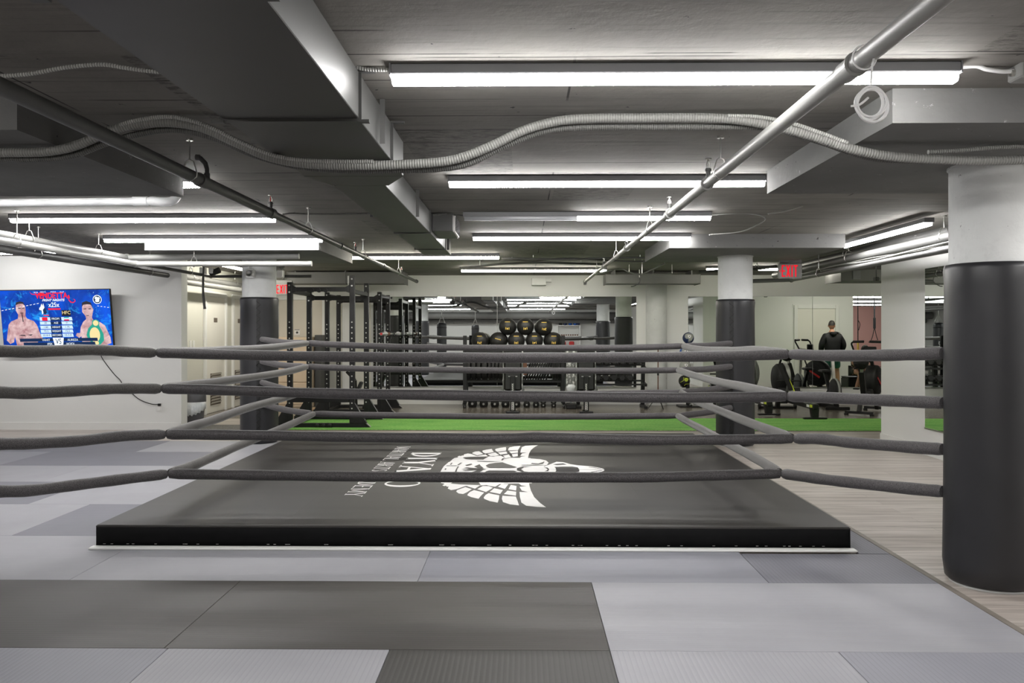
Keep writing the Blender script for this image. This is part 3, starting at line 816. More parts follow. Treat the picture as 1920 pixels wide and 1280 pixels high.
LPX, LPZ = -1.915, 2.337
lpipe = thing('sprinkler_pipe', 'dark sprinkler pipe running diagonally under the ceiling at the left', 'pipe', (LPX, 6, LPZ))
MB().cyl((LPX, -2.5, LPZ), (LPX, 6.2, LPZ), 0.034, n=20).build('pipe_run', 'pipe_mid', lpipe)
MB().cyl((LPX, 6.2, LPZ), (LPX, 11.2, LPZ), 0.027, n=18).cyl((LPX, 11.2, LPZ), (LPX, 14.75, LPZ - 0.005), 0.024, n=18).build('pipe_run', 'pipe_mid', lpipe)
c = MB()
for y, r_ in ((4.86, 0.041), (6.2, 0.041), (8.6, 0.034), (11.2, 0.033), (14.7, 0.032)):
    c.mark(); c.cyl((LPX, y - 0.045, LPZ), (LPX, y + 0.045, LPZ), r_, n=20)
c.build('coupling', 'pipe_mid', lpipe)
hm = MB()
for y, r_ in ((4.69, 0.034), (7.3, 0.027), (9.8, 0.027), (12.6, 0.024)): hanger(hm, LPX, y, LPZ, r_)
hm.build('hanger', 'steel', lpipe)
el = MB(); el.tube([(LPX, 4.95, LPZ + 0.03), (LPX, 4.95, LPZ + 0.085), (LPX - 0.01, 4.95, LPZ + 0.12), (LPX - 0.04, 4.95, LPZ + 0.15), (LPX - 0.06, 4.95, LPZ + 0.155)], [0.012, 0.013, 0.015, 0.015, 0.014], 12)
el.cyl((LPX, 4.95, LPZ + 0.03), (LPX, 4.95, LPZ + 0.06), 0.018, n=6).cyl((LPX - 0.045, 4.95, LPZ + 0.155), (LPX - 0.068, 4.95, LPZ + 0.157), 0.019, n=8)
el.build('elbow_outlet', 'pipe_dark', lpipe)
sprinkler(lpipe, LPX, 6.2, LPZ + 0.035, 0.11)
sprinkler(lpipe, LPX, 9.35, LPZ + 0.027, 0.10)
sprinkler(lpipe, LPX, 12.9, LPZ + 0.024, 0.10)

RPX, RPZ = 1.118, 2.337
rp = thing('sprinkler_pipe', 'pale grey sprinkler pipe running diagonally under the ceiling at the right', 'pipe', (RPX, 6, RPZ))
MB().cyl((RPX, -3.2, RPZ), (RPX, 4.9, RPZ), 0.031, n=24).build('pipe_run', 'pipe', rp)
MB().cyl((RPX, 4.9, RPZ), (RPX, 6.3, RPZ), 0.030, n=20).cyl((RPX, 6.3, RPZ), (RPX, 14.9, RPZ), 0.024, n=18).build('pipe_run', 'pipe', rp)
c = MB()
for y, r_ in ((2.82, 0.037), (5.05, 0.036), (6.3, 0.036), (8.9, 0.031), (11.4, 0.031)):
    c.mark(); c.cyl((RPX, y - 0.05, RPZ), (RPX, y + 0.05, RPZ), r_, n=20)
    c.cyl((RPX, y - 0.052, RPZ), (RPX, y - 0.044, RPZ), r_ + 0.005, n=20)
c.build('coupling', 'pipe', rp)
hm = MB()
for y, r_ in ((4.67, 0.031), (7.27, 0.024), (9.9, 0.024), (12.5, 0.024)): hanger(hm, RPX, y, RPZ, r_)
hm.build('hanger', 'steel', rp)
sprinkler(rp, RPX, 4.98, RPZ + 0.03, 0.13, False)
sprinkler(rp, RPX, 6.3, RPZ + 0.03, 0.11, False)
sprinkler(rp, RPX, 8.9, RPZ + 0.025, 0.10, False)
sprinkler(rp, RPX, 11.4, RPZ + 0.025, 0.10, False)
MB().bar((RPX, 14.85, RPZ + 0.02), (RPX, 14.85, RPZ - 0.06), 0.06, 0.05).cyl((RPX, 14.8, RPZ), (RPX, 14.9, RPZ), 0.032).build('end_cap', 'pipe_dark', rp)

# flexible conduits sweeping across under the ceiling at Y about 4.1
def sweep(name, label, pts, Y, r, m, cat='conduit', grp=None, n=12, rods=()):
    mb = MB(); mb.tube([P(x, y, Y) for x, y in pts], r, n, sub=6)
    if rods:
        root = thing(name, label, cat, P(pts[0][0], pts[0][1], Y), 0, grp)
        mb.build('conduit_run', m, root)
        rd = MB()
        for i in rods:
            q = P(pts[i][0], pts[i][1], Y); rd.mark(); rd.cyl(q, (q.x, q.y, ZC), 0.005, n=8)
        rd.build('hanger_rod', 'steel', root); return root
    return tag(mb.build(name, m), label, cat, grp)


main = [(-160, 290), (0, 286), (90, 284), (150, 270), (205, 246), (260, 233), (320, 230), (380, 240), (440, 266), (500, 292), (560, 305), (640, 310), (733, 309), (810, 305), (860, 297),
        (920, 274), (980, 245), (1040, 228), (1100, 222), (1200, 221), (1330, 221), (1400, 227), (1460, 238), (1520, 254), (1600, 280), (1670, 293), (1750, 298), (1850, 301), (1990, 296)]
sweep('flexible_conduit', 'thickest grey conduit snaking across the photo under the duct and diagonal pipe', main, 4.12, 0.0235, 'rib')
low = [(-160, 300), (0, 297), (60, 298), (130, 293), (200, 268), (270, 249), (330, 243), (400, 258), (470, 288), (540, 308), (620, 318), (733, 319), (820, 316), (880, 306), (950, 272),
       (1020, 246), (1090, 239), (1200, 238), (1330, 238), (1420, 238), (1470, 245), (1540, 266), (1610, 290), (1660, 299), (1760, 301), (1860, 300), (1990, 292)]
sweep('flexible_conduit', 'ribbed conduit hanging just below the thick grey conduit', low, 4.17, 0.017, 'rib_dark')
top = [(225, 234), (265, 224), (310, 219), (350, 224), (400, 241), (450, 266), (520, 293), (600, 302), (700, 303)]
sweep('flexible_conduit', 'short ribbed conduit lying on top of the thick conduit, left of the duct', top, 4.10, 0.011, 'rib_small')
sweep('flexible_conduit', 'short ribbed conduit on top of the thick conduit where the diagonal pipe crosses it', [(1365, 217), (1420, 219), (1480, 230), (1530, 246), (1590, 268)], 4.10, 0.010, 'rib_small')
sweep('flexible_conduit', 'ribbed conduit above the thick one at the top of the big right column', [(1740, 285), (1800, 282), (1860, 277), (1990, 270)], 4.16, 0.011, 'rib_small')
sweep('armoured_cable', 'thin armoured cable wavering across the dark ceiling at upper left', [(-40, 147), (0, 143), (60, 138), (120, 127), (190, 121), (240, 128), (300, 135), (420, 140)], 3.30, 0.0085, 'rib_small', 'cable')
sweep('armoured_cable', 'thin armoured cable from the duct to the nearest lamp', [(660, 124), (690, 130), (735, 131)], 3.42, 0.0085, 'rib_small', 'cable')
sweep('armoured_cable', 'white armoured cable leaving the right end of the nearest lamp', [(1795, 126), (1830, 124), (1850, 130), (1880, 134), (1900, 133)], 3.45, 0.009, 'cable_white', 'cable')
jb = thing('junction_box', 'pale junction box on the ceiling at the upper right corner', 'junction box', P(1915, 146, 3.45))
q = P(1915, 146, 3.45); MB().bbox(q.x - 0.03, q.x + 0.09, 3.40, 3.50, q.z - 0.01, q.z + 0.055, 0.006).build('box', 'pipe', jb)
MB().cyl((q.x - 0.045, 3.45, q.z + 0.02), (q.x - 0.028, 3.45, q.z + 0.02), 0.014, n=10).build('connector', 'steel', jb)
sweep('armoured_cable', 'dark cable along the ceiling between the left sprinkler pipe and the duct', [(530, 402), (546, 400), (580, 401), (640, 401), (700, 400), (770, 402)], 7.62, 0.008, 'rib_dark', 'cable')
sweep('armoured_cable', 'dark cable from the duct end to the half-lit lamp', [(812, 403), (840, 401), (870, 404)], 7.62, 0.008, 'rib_dark', 'cable')
sweep('thin_cable', 'thin painted cable curving over the ceiling right of the half-lit lamp', [(1335, 403), (1390, 400), (1425, 404), (1434, 412), (1415, 424), (1385, 435), (1330, 440)], 7.75, 0.006, 'pipe', 'cable')
sweep('thin_cable', 'thin painted cable curving down to the drop panel at right', [(1440, 401), (1480, 394), (1515, 382), (1552, 365)], 7.3, 0.006, 'pipe', 'cable')
for i, (pts, Y, r_, lb) in enumerate((
        ([(940, 484), (1000, 485), (1060, 486), (1130, 484), (1200, 483), (1330, 486)], 11.9, 0.014, 'upper painted conduit crossing the ceiling beyond the duct end'),
        ([(938, 489), (960, 487), (1000, 489), (1060, 484), (1120, 487), (1190, 490), (1330, 490)], 12.2, 0.012, 'wavy dark conduit crossing the ceiling beyond the duct end'),
        ([(862, 502), (900, 499), (940, 495), (1010, 492), (1090, 494), (1140, 496)], 12.8, 0.016, 'dark conduit sagging in front of the lamp nearest the mirror'))):
    sweep('conduit', lb, pts, Y, r_, 'pipe_mid', rods=(1, len(pts) - 2))
sweep('conduit', 'painted conduit with a hump right of the diagonal pipe end', [(1118, 514), (1145, 507), (1166, 504), (1180, 510), (1200, 514), (1260, 513)], 13.6, 0.012, 'pipe', rods=(0, 3, 5))
sweep('conduit', 'slanting thin pipe below the far right drop panel', [(1204, 514), (1225, 504), (1246, 494)], 12.6, 0.011, 'pipe', rods=(0, 2))
sweep('conduit', 'short pipe from the right duct to the white column', [(1183, 537), (1189, 536), (1199, 529), (1199, 520)], 14.7, 0.009, 'pipe_dark', rods=(3,))

# pale pipes at the left
def run(label, pts, r, m, cat='pipe', hang=(), elbows=True, name='pipe'):
    pts = [Vector(p) for p in pts]
    root = thing(name, label, cat, pts[0])
    mb = MB()
    for i in range(len(pts) - 1): mb.mark(); mb.cyl(pts[i], pts[i + 1], r, n=18)
    mb.build('pipe_run', m, root)
    if len(pts) > 2:
        e = MB()
        for p in pts[1:-1]:
            e.mark(); e.sph(p, r * 1.35, 14, 8)
        e.build('elbow', m, root)
    if hang:
        h = MB()
        for (x, y, z) in hang: hanger(h, x, y, z, r)
        h.build('hanger', 'steel', root)
    return root


run('upper pale pipe at the left, turning to run under the far left drop panel', [(-4.79, 2.0, 2.33), (-4.79, 9.86, 2.33), (-2.7, 9.86, 2.345)], 0.036, 'pipe', hang=((-4.79, 7.9, 2.33), (-4.79, 9.2, 2.33), (-4.79, 5, 2.33)))
run('lower pale pipe at the left, below and beside the turning one', [(-4.60, 2.0, 2.24), (-4.60, 9.68, 2.24), (-2.5, 9.68, 2.24)], 0.032, 'pipe', hang=((-4.60, 7.4, 2.24), (-3.9, 9.68, 2.24)))
run('dark pipe end hanging in front of the left wall above the screen', [(-5.12, 2.0, 2.245), (-5.12, 11.75, 2.245)], 0.036, 'pipe_dark', hang=((-5.12, 11.2, 2.245), (-5.12, 8.6, 2.245)))
run('ribbed-looking dark pipe high at the left edge', [(-5.6, 2.0, 2.34), (-5.6, 11.9, 2.34)], 0.03, 'pipe_mid', hang=((-5.6, 8, 2.34),))
bp_ = run('thin black pipe turning right in front of the louvered doors', [(-4.72, 9.9, 2.27), (-4.72, 12.35, 2.27), (-3.2, 12.35, 2.27)], 0.022, 'pipe_dark', hang=((-4.72, 11.6, 2.27),))
MB().bbox(-4.84, -4.76, 12.2, 12.3, 2.29, 2.40, 0.01).bbox(-4.7, -4.63, 12.2, 12.3, 2.30, 2.39, 0.01).build('valve_body', 'white_plastic', bp_)
MB().cyl((-4.69, 12.25, 2.30), (-4.55, 12.25, 2.36), 0.045, n=16).build('valve_cap', 'rubber', bp_)
hp = MB(); hp.tube([P(382, 500, 12.0), P(381, 520, 12.0), P(381, 550, 12.0), P(384, 579, 12.0)], [0.014, 0.016, 0.018, 0.022], 10, sub=4)
tag(hp.build('hanging_strap', 'pipe_dark'), 'black strap hanging down in front of the first louvered door', 'strap')
for i, (x, z) in enumerate(((-5.36, 2.31), (-5.20, 2.20))):
    run(['upper', 'lower'][i] + ' pale pipe along the corridor wall above the louvered doors', [(x, 12.2, z), (x, 16.1, z)], 0.045, 'pipe', hang=((x, 13.2, z), (x, 15.2, z)))
pv = thing('drain_pipe', 'white plastic drain pipe below the near left drop panel', 'pipe', P(100, 379, 6.35))
q0, q1 = P(-200, 382, 6.6), P(282, 377, 6.6)
MB().cyl(q0, q1, 0.031, n=20).cyl(q1 - Vector((0.14, 0, 0)), q1 - Vector((0.02, 0, 0)), 0.036, n=20).build('pipe_run', 'pvc', pv)
MB().tube([q1, q1 + Vector((0.03, 0, 0)), q1 + Vector((0.09, 0.03, 0)), q1 + Vector((0.14, 0.10, 0.02)), q1 + Vector((0.15, 0.2, 0.1))], 0.036, 14, sub=3).build('elbow', 'pvc', pv)

# pipe bundle at the right
run('thick pale pipe, uppermost of the bundle right of the exit sign', [(4.02, 4.5, 2.335), (4.02, 13.2, 2.335)], 0.046, 'pipe_right', hang=((4.02, 7.9, 2.335), (4.02, 10.2, 2.335)))
run('pale jointed pipe, lowest of the bundle right of the exit sign', [(3.90, 4.5, 2.19), (3.90, 12.0, 2.19), (3.2, 12.5, 2.19)], 0.030, 'pipe_right', hang=((3.90, 6.8, 2.19), (3.90, 10.9, 2.19)))
run('dark flat duct pipe above the right-hand bundle', [(4.32, 4.5, 2.46), (4.32, 13.6, 2.46)], 0.055, 'pipe_mid', hang=((4.32, 7, 2.46), (4.32, 11, 2.46)))
for i in range(4):
    x = 3.91 + 0.045 * i; z = 2.248 + 0.013 * (i % 2)
    mb = MB(); mb.tube([(x + 0.02 * math.sin(k * 1.7 + i), 4.6 + k * 0.95, z + 0.012 * math.sin(k * 2.3 + i * 2)) for k in range(9)], 0.010, 8, sub=4)
    tag(mb.build('thin_cable', 'rib_dark' if i % 2 else 'pipe'), 'thin %s cable in the right-hand pipe bundle, %s' % (['pale', 'dark ribbed'][i % 2], ['leftmost', 'second from left', 'third from left', 'rightmost'][i]), 'cable', 'cables in the right-hand pipe bundle')
run('two-armed black conduit beyond the exit sign', [(2.75, 12.9, 2.37), (3.6, 12.7, 2.40), (3.8, 12.4, 2.42)], 0.022, 'pipe_dark', hang=((3.6, 12.7, 2.40),))
sp = thing('sprinkler', 'small upright sprinkler over the right-hand pipes in front of the white wall', 'sprinkler', P(1718, 452, 9.0))
q = P(1718, 452, 9.0); sprinkler(sp, q.x, 9.0, q.z, 0.07)

# coil of white cable hung on the pipe
ck = thing('cable_coil', 'coil of white cable hanging from the pale diagonal pipe', 'cable', P(1634, 150, 2.64))
cen = P(1633, 195, 2.60); mb = MB()
for k in range(5):
    rr = 0.045 + 0.0045 * math.sin(k * 2.1); off = Vector((0.006 * math.sin(k * 1.9), 0.004 * (k - 2), 0.006 * math.cos(k * 2.6)))
    pts = [cen + off + Vector((rr * math.cos(t), 0.004 * math.sin(2 * t + k), rr * 1.06 * math.sin(t))) for t in [2 * PI * i / 28 for i in range(29)]]
    mb.tube(pts, 0.0036, 8)
mb.build('coil', 'cable_white', ck)
mb = MB(); mb.tube([P(1633, 162, 2.6), P(1634, 140, 2.6), P(1637, 115, 2.62), P(1645, 96, 2.66), P(1656, 86, 2.72)], 0.0034, 8, sub=5)
mb.mark(); mb.tube([(RPX + 0.039 * math.cos(t), 2.70 + 0.01 * t / 6.3, RPZ + 0.039 * math.sin(t)) for t in [2 * PI * i / 20 for i in range(21)]], 0.0034, 8)
mb.mark(); mb.tube([P(1595, 199, 2.6), P(1612, 196, 2.59), P(1628, 183, 2.59)], 0.0036, 8, sub=4)
mb.build('tail', 'cable_white', ck)

# exit signs
def exit_sign(label, c, arrow=False):
    r = thing('exit_sign', label, 'exit sign', c)
    MB().bbox(-0.155, 0.155, -0.02, 0.025, -0.10, 0.10, 0.006).build('sign_box', 'exit_face', r, local=True)
    MB().bbox(-0.13, 0.16, 0.0, 0.06, 0.10, 0.16, 0.01).build('ceiling_mount', 'exit_face', r, local=True)
    MB().cyl((0, 0.03, 0.15), (0, 0.03, ZC - c[2]), 0.012, n=10).build('stem', 'pipe_mid', r, local=True)
    t = MB(); z0, z1 = -0.078, 0.078; y = -0.0215; w_ = 0.015

    def vb(x0, x1, a=z0, b=z1): t.box(x0, x1, y - 0.001, y + 0.001, a, b)
    x = -0.115
    vb(x, x + w_); [vb(x + w_, x + 0.045, a, a + 0.018) for a in (z0, -0.009, z1 - 0.018)]
    x = -0.058
    t.mark()
    for (p, q) in (((x, z0), (x + 0.04, z1)), ((x + 0.04, z0), (x, z1))):
        t.poly([(p[0], y - 0.001, p[1]), (p[0] + w_ + 0.003, y - 0.001, p[1]), (q[0] + w_ + 0.003, y - 0.001, q[1]), (q[0], y - 0.001, q[1])], (0, 0.002, 0))
    t.mark(); vb(0.014, 0.030)
    t.mark(); vb(0.062, 0.078); vb(0.042, 0.098, z1 - 0.018, z1)
    if arrow:
        t.mark()
        t.poly([(-0.145, y - 0.001, 0), (-0.125, y - 0.001, 0.02), (-0.125, y - 0.001, 0.010), (-0.138, y - 0.001, 0), (-0.125, y - 0.001, -0.010), (-0.125, y - 0.001, -0.02)], (0, 0.002, 0))
    t.build('exit_lettering', 'exit_red', r, local=True)
    return r


exit_sign('red and white EXIT sign with a left arrow, right of the far right column', P(1481, 508, 11.0), True)
exit_sign('red EXIT sign half hidden behind the far left column and a rack upright', P(531, 542, 14.6))
em = thing('emergency_light', 'square white emergency light high on the front of the far left column', 'emergency light', P(470, 513, 10.3))
q = P(470, 513, 10.33); MB().bbox(q.x - 0.055, q.x + 0.055, 10.27, 10.37, q.z - 0.055, q.z + 0.055, 0.012).build('box', 'white_plastic', em)
MB().lathe([(0.04, 0), (0.042, 0.012), (0.034, 0.016), (0.030, 0.004)], (q.x, 10.272, q.z), (0, -1, 0)).build('lamp_lens', 'steel', em)
MB().tube([q + Vector((-0.02, 0, 0.055)), q + Vector((-0.025, 0.0, 0.12)), q + Vector((-0.06, 0.03, 0.17))], 0.008, 8, sub=3).tube([q + Vector((0.02, 0.02, 0.055)), q + Vector((0.02, 0.03, 0.18))], 0.008, 8).build('conduit', 'white_plastic', em)
em2 = thing('emergency_light', 'emergency light with two lamp heads behind the far left column, above the exit sign', 'emergency light', P(526, 515, 12.2))
q = P(526, 515, 12.2); MB().bbox(q.x - 0.06, q.x + 0.05, 12.15, 12.24, q.z - 0.05, q.z + 0.07, 0.012).build('box', 'white_plastic', em2)
MB().cyl((q.x - 0.05, 12.1, q.z + 0.10), (q.x - 0.05, 12.18, q.z + 0.10), 0.035, n=14).cyl((q.x + 0.04, 12.1, q.z + 0.10), (q.x + 0.04, 12.18, q.z + 0.10), 0.035, n=14).cyl((q.x - 0.05, 12.16, q.z + 0.06), (q.x - 0.05, 12.16, q.z + 0.1), 0.01, n=8).cyl((q.x + 0.04, 12.16, q.z + 0.06), (q.x + 0.04, 12.16, q.z + 0.1), 0.01, n=8).build('lamp_head', 'steel', em2)
wb = thing('wall_box', 'small beige box on the wall above the mirror, over the medicine balls', 'junction box', P(1012, 528, D - 0.01))
a, b = P(997, 520, 15.9), P(1024, 534, 15.9); MB().bbox(a.x, b.x, 15.95, D, b.z, a.z, 0.004).build('box', 'wall', wb)
MB().bbox(b.x, b.x + 0.11, 16.05, D, b.z + 0.07, a.z, 0.004).build('side_box', 'wall', wb)
q = P(1643, 523, 13.2); sc = thing('security_camera', 'small camera high above the bikes at the edge of the white wall', 'camera', q)
MB().bbox(q.x - 0.03, q.x + 0.03, 13.15, 13.25, q.z - 0.03, q.z + 0.03, 0.006).cyl((q.x, 13.15, q.z), (q.x, 13.12, q.z), 0.022).build('body', 'pipe_dark', sc)
MB().bar((q.x, 13.2, q.z + 0.03), (q.x, 13.2, ZC), 0.012, 0.012).build('bracket', 'pipe_dark', sc)


# ================================================================ mats, turf, ring
def matt(x0, x1, y0, y1, key, label):
    g = 0.0015
    o = MB().bbox(x0 + g, x1 - g, y0 + g, y1 - g, 0.0, 0.012, 0.0012).build('floor_mat', key)
    tag(o, label, 'floor mat', 'interlocking training mats'); return o


XE = 2.355
# nearest row (one metre wide strips running away from the viewer)
for (a, b, k, lb) in ((-4.6, -3.6, 'tile_ly', 'nearest row, grey mat outside the photo at far left'), (-3.6, -2.6, 'tile_ly', 'nearest row, light mat in the bottom left corner'),
                      (-2.6, -1.6, 'tile_by', 'nearest row, light mat below the left dark mat'), (-1.6, -0.6, 'tile_ly', 'nearest row, light mat left of the dark ribbed one'),
                      (-0.6, 0.388, 'tile_dy', 'dark ribbed mat at the bottom centre of the photo'), (0.388, 1.405, 'tile_ly', 'nearest row, light mat right of the dark ribbed one'),
                      (1.405, XE, 'tile_by', 'nearest row, blue-grey mat in the bottom right corner')):
    matt(a, b, 1.68, 3.68, k, lb)
for (a, b, k, lb) in ((-5.62, -3.62, 'tile_dx', 'second row, dark mat outside the photo at left'), (-3.62, -1.62, 'tile_dx', 'second row, dark ribbed mat at the left edge'),
                      (-1.62, 0.388, 'tile_dx', 'second row, dark mat in the centre foreground'), (0.388, XE, 'tile_lx', 'second row, long light mat at the right')):
    matt(a, b, 3.68, 4.685, k, lb)
for (a, b, c, k, lb) in ((-6.61, -4.61, 5.70, 'tile_lx', 'third row, light mat outside the photo at left'), (-4.61, -2.61, 5.70, 'tile_lx', 'third row, light mat at the left, left of the platform corner'),
                         (-2.61, -0.604, 5.39, 'tile_lx', 'third row, grey mat under the left half of the platform front'),
                         (-0.604, 1.396, 5.39, 'tile_bx', 'third row, grey mat under the right half of the platform front'), (1.396, XE, 5.30, 'tile_my', 'third row, darker ribbed mat before the platform right corner')):
    matt(a, b, 4.685, c, k, lb)
matt(2.16, XE, 5.31, 7.3, 'tile_my', 'narrow grey mat beside the right edge of the platform, nearer half')
matt(2.16, XE, 7.3, 10.6, 'tile_bx', 'narrow grey mat beside the right edge of the platform, farther half')
rows = ((5.70, 6.74), (6.74, 7.74), (7.74, 8.68), (8.68, 9.68), (9.68, 10.66))
seams = ((-9.4, -7.58, -5.58, -3.58, -2.84), (-9.4, -8.1, -6.1, -4.1, -2.84), (-9.4, -8.6, -6.6, -4.6, -2.84), (-9.4, -7.6, -5.6, -3.6, -2.84), (-9.4, -8.6, -6.6, -4.6, -2.84))
keys = (('tile_lx', 'tile_lx', 'tile_ly', 'tile_mx'), ('tile_bx', 'tile_lx', 'tile_mx', 'tile_lx'), ('tile_lx', 'tile_bx', 'tile_lx', 'tile_lx'), ('tile_mx', 'tile_bx', 'tile_mx', 'tile_lx'), ('tile_bx', 'tile_lx', 'tile_mx', 'tile_lx'))
rn = ('front', 'second', 'middle', 'fourth', 'farthest'); cn = ('outermost left', 'second from the left', 'third from the left', 'next to the platform')
for i, (y0, y1) in enumerate(rows):
    for j in range(4):
        matt(seams[i][j], seams[i][j + 1], y0, y1, keys[i][j], 'grey mat left of the platform, %s row, %s' % (rn[i], cn[j]))
struct(MB().box(-2.84, 2.16, 10.38, 10.66, 0, 0.012).build('trim_1', 'tile_bx'))
struct(MB().poly([(XE, -6.5, 0), (XE + 0.06, -6.5, 0), (XE, -6.5, 0.014)], (0, 17.2, 0)).build('trim_2', 'strip'))

tf = thing('artificial_turf', 'bright green strip of artificial turf crossing the room behind the ring', 'turf', (2.0, 12.6, 0))
MB().box(-3.7, 9.5, 11.88, 13.5, 0.0, 0.016).build('grass_surface', 'turf', tf)
tg = MB(); tg.box(-3.7, 9.5, 11.865, 11.88, 0, 0.010).build('edge', 'strip', tf)
tag(MB().bbox(-4.95, -3.72, 11.75, 12.5, 0.0, 0.012, 0.003).build('door_mat', 'doormat'), 'dark speckled door mat on the floor by the corner with the trash bin', 'door mat')

# platform
PX0, PX1, PY0, PY1, PT = -2.83, 2.14, 5.405, 10.37, 0.158
pf = thing('ring_platform', 'low black training ring platform with a white winged skull emblem', 'platform', ((PX0 + PX1) / 2, (PY0 + PY1) / 2, 0.012))
sk = MB()   # skirt with soft folds
n = 160; pts = []
per = [(PX0, PY0), (PX1, PY0), (PX1, PY1), (PX0, PY1)]
ring_b, ring_t = [], []
for s_ in range(4):
    a = Vector((*per[s_], 0)); b = Vector((*per[(s_ + 1) % 4], 0)); d = (b - a); nn = Vector((d.y, -d.x, 0)).normalized()
    for i in range(n):
        p = a + d * (i / n); e = 0.004 * (random.random() - 0.3) + 0.003 * math.sin(i * 0.7)
        ring_b.append(p + nn * max(0, e) + Vector((0, 0, 0.013))); ring_t.append(p + Vector((0, 0, PT - 0.006)))
N = len(ring_b)
sk._add(ring_b + ring_t, [(i, (i + 1) % N, (i + 1) % N + N, i + N) for i in range(N)] + [tuple(range(N, 2 * N)), tuple(reversed(range(N)))], True)
sk.build('skirt', 'skirt', pf)
MB().bbox(PX0 - 0.004, PX1 + 0.004, PY0 - 0.004, PY1 + 0.004, PT - 0.02, PT, 0.008).build('canvas_top', 'canvas', pf)
MB().bbox(PX0 - 0.015, PX1 + 0.02, PY0 - 0.075, PY0 - 0.008, 0.012, 0.026, 0.004).build('front_trim', 'trim', pf)
st = MB()
for i in range(46):
    x = PX0 + 0.05 + random.random() * (PX1 - PX0 - 0.1)
    st.mark(); st.box(x, x + 0.016, PY0 - 0.0095, PY0 - 0.006, 0.034, 0.037)
st.build('staple', 'steel', pf)
sm_ = MB()
for x in (-1.6, -0.36, 0.9): sm_.mark().box(x - 0.0015, x + 0.0015, PY0, PY1, PT - 0.0003, PT + 0.0003)
sm_.build('canvas_seam', 'print_dark', pf)

# lettering on the canvas: serif strokes in a local frame (u = reading direction, v = up)
GL = {  # strokes: (x0, y0, x1, y1, width) on a 1-high grid; serifs added at flagged ends
    'D': (0.72, [('v', 0.14, 0, 1, .13, 3), ('arc', 0.14, 0.5, 0.50, 0.5, .12, -90, 90)]),
    'I': (0.38, [('v', 0.19, 0, 1, .13, 3)]),
    'Y': (0.80, [('l', 0.40, 0.45, 0.08, 1, .13, 2), ('l', 0.40, 0.45, 0.74, 1, .06, 2), ('v', 0.40, 0, 0.5, .13, 1)]),
    'A': (0.82, [('l', 0.08, 0, 0.40, 1, .06, 1), ('l', 0.40, 1, 0.72, 0, .14, 2), ('l', 0.2, 0.34, 0.60, 0.34, .05, 0)]),
    'K': (0.80, [('v', 0.14, 0, 1, .13, 3), ('l', 0.16, 0.38, 0.66, 1, .06, 2), ('l', 0.32, 0.55, 0.72, 0, .13, 2)]),
    'O': (0.86, [('arc', 0.43, 0.5, 0.36, 0.5, .11, 0, 360)]),
    'M': (0.98, [('v', 0.14, 0, 1, .06, 3), ('l', 0.14, 1, 0.48, 0.1, .12, 0), ('l', 0.48, 0.1, 0.84, 1, .05, 0), ('v', 0.84, 0, 1, .12, 3)]),
    'R': (0.76, [('v', 0.14, 0, 1, .12, 3), ('arc', 0.14, 0.76, 0.42, 0.24, .09, -90, 90), ('l', 0.32, 0.5, 0.68, 0, .12, 2)]),
    'T': (0.74, [('v', 0.37, 0, 1, .12, 1), ('l', 0.06, 0.97, 0.68, 0.97, .06, 0), ('l', 0.07, 0.82, 0.07, 1, .03, 0), ('l', 0.67, 0.82, 0.67, 1, .03, 0)]),
    'L': (0.66, [('v', 0.14, 0, 1, .12, 3), ('l', 0.14, 0.03, 0.58, 0.03, .06, 0), ('l', 0.58, 0, 0.58, 0.2, .04, 0)]),
    'S': (0.60, [('arc', 0.30, 0.74, 0.22, 0.24, .10, 30, 270), ('arc', 0.30, 0.26, 0.22, 0.24, .10, -150, 90)]),
    'C': (0.74, [('arc', 0.42, 0.5, 0.34, 0.48, .10, 50, 310)]),
    'E': (0.66, [('v', 0.14, 0, 1, .12, 3), ('l', 0.14, 0.03, 0.58, 0.03, .06, 0), ('l', 0.14, 0.5, 0.46, 0.5, .06, 0), ('l', 0.14, 0.97, 0.58, 0.97, .06, 0)]),
    ' ': (0.45, []),
}


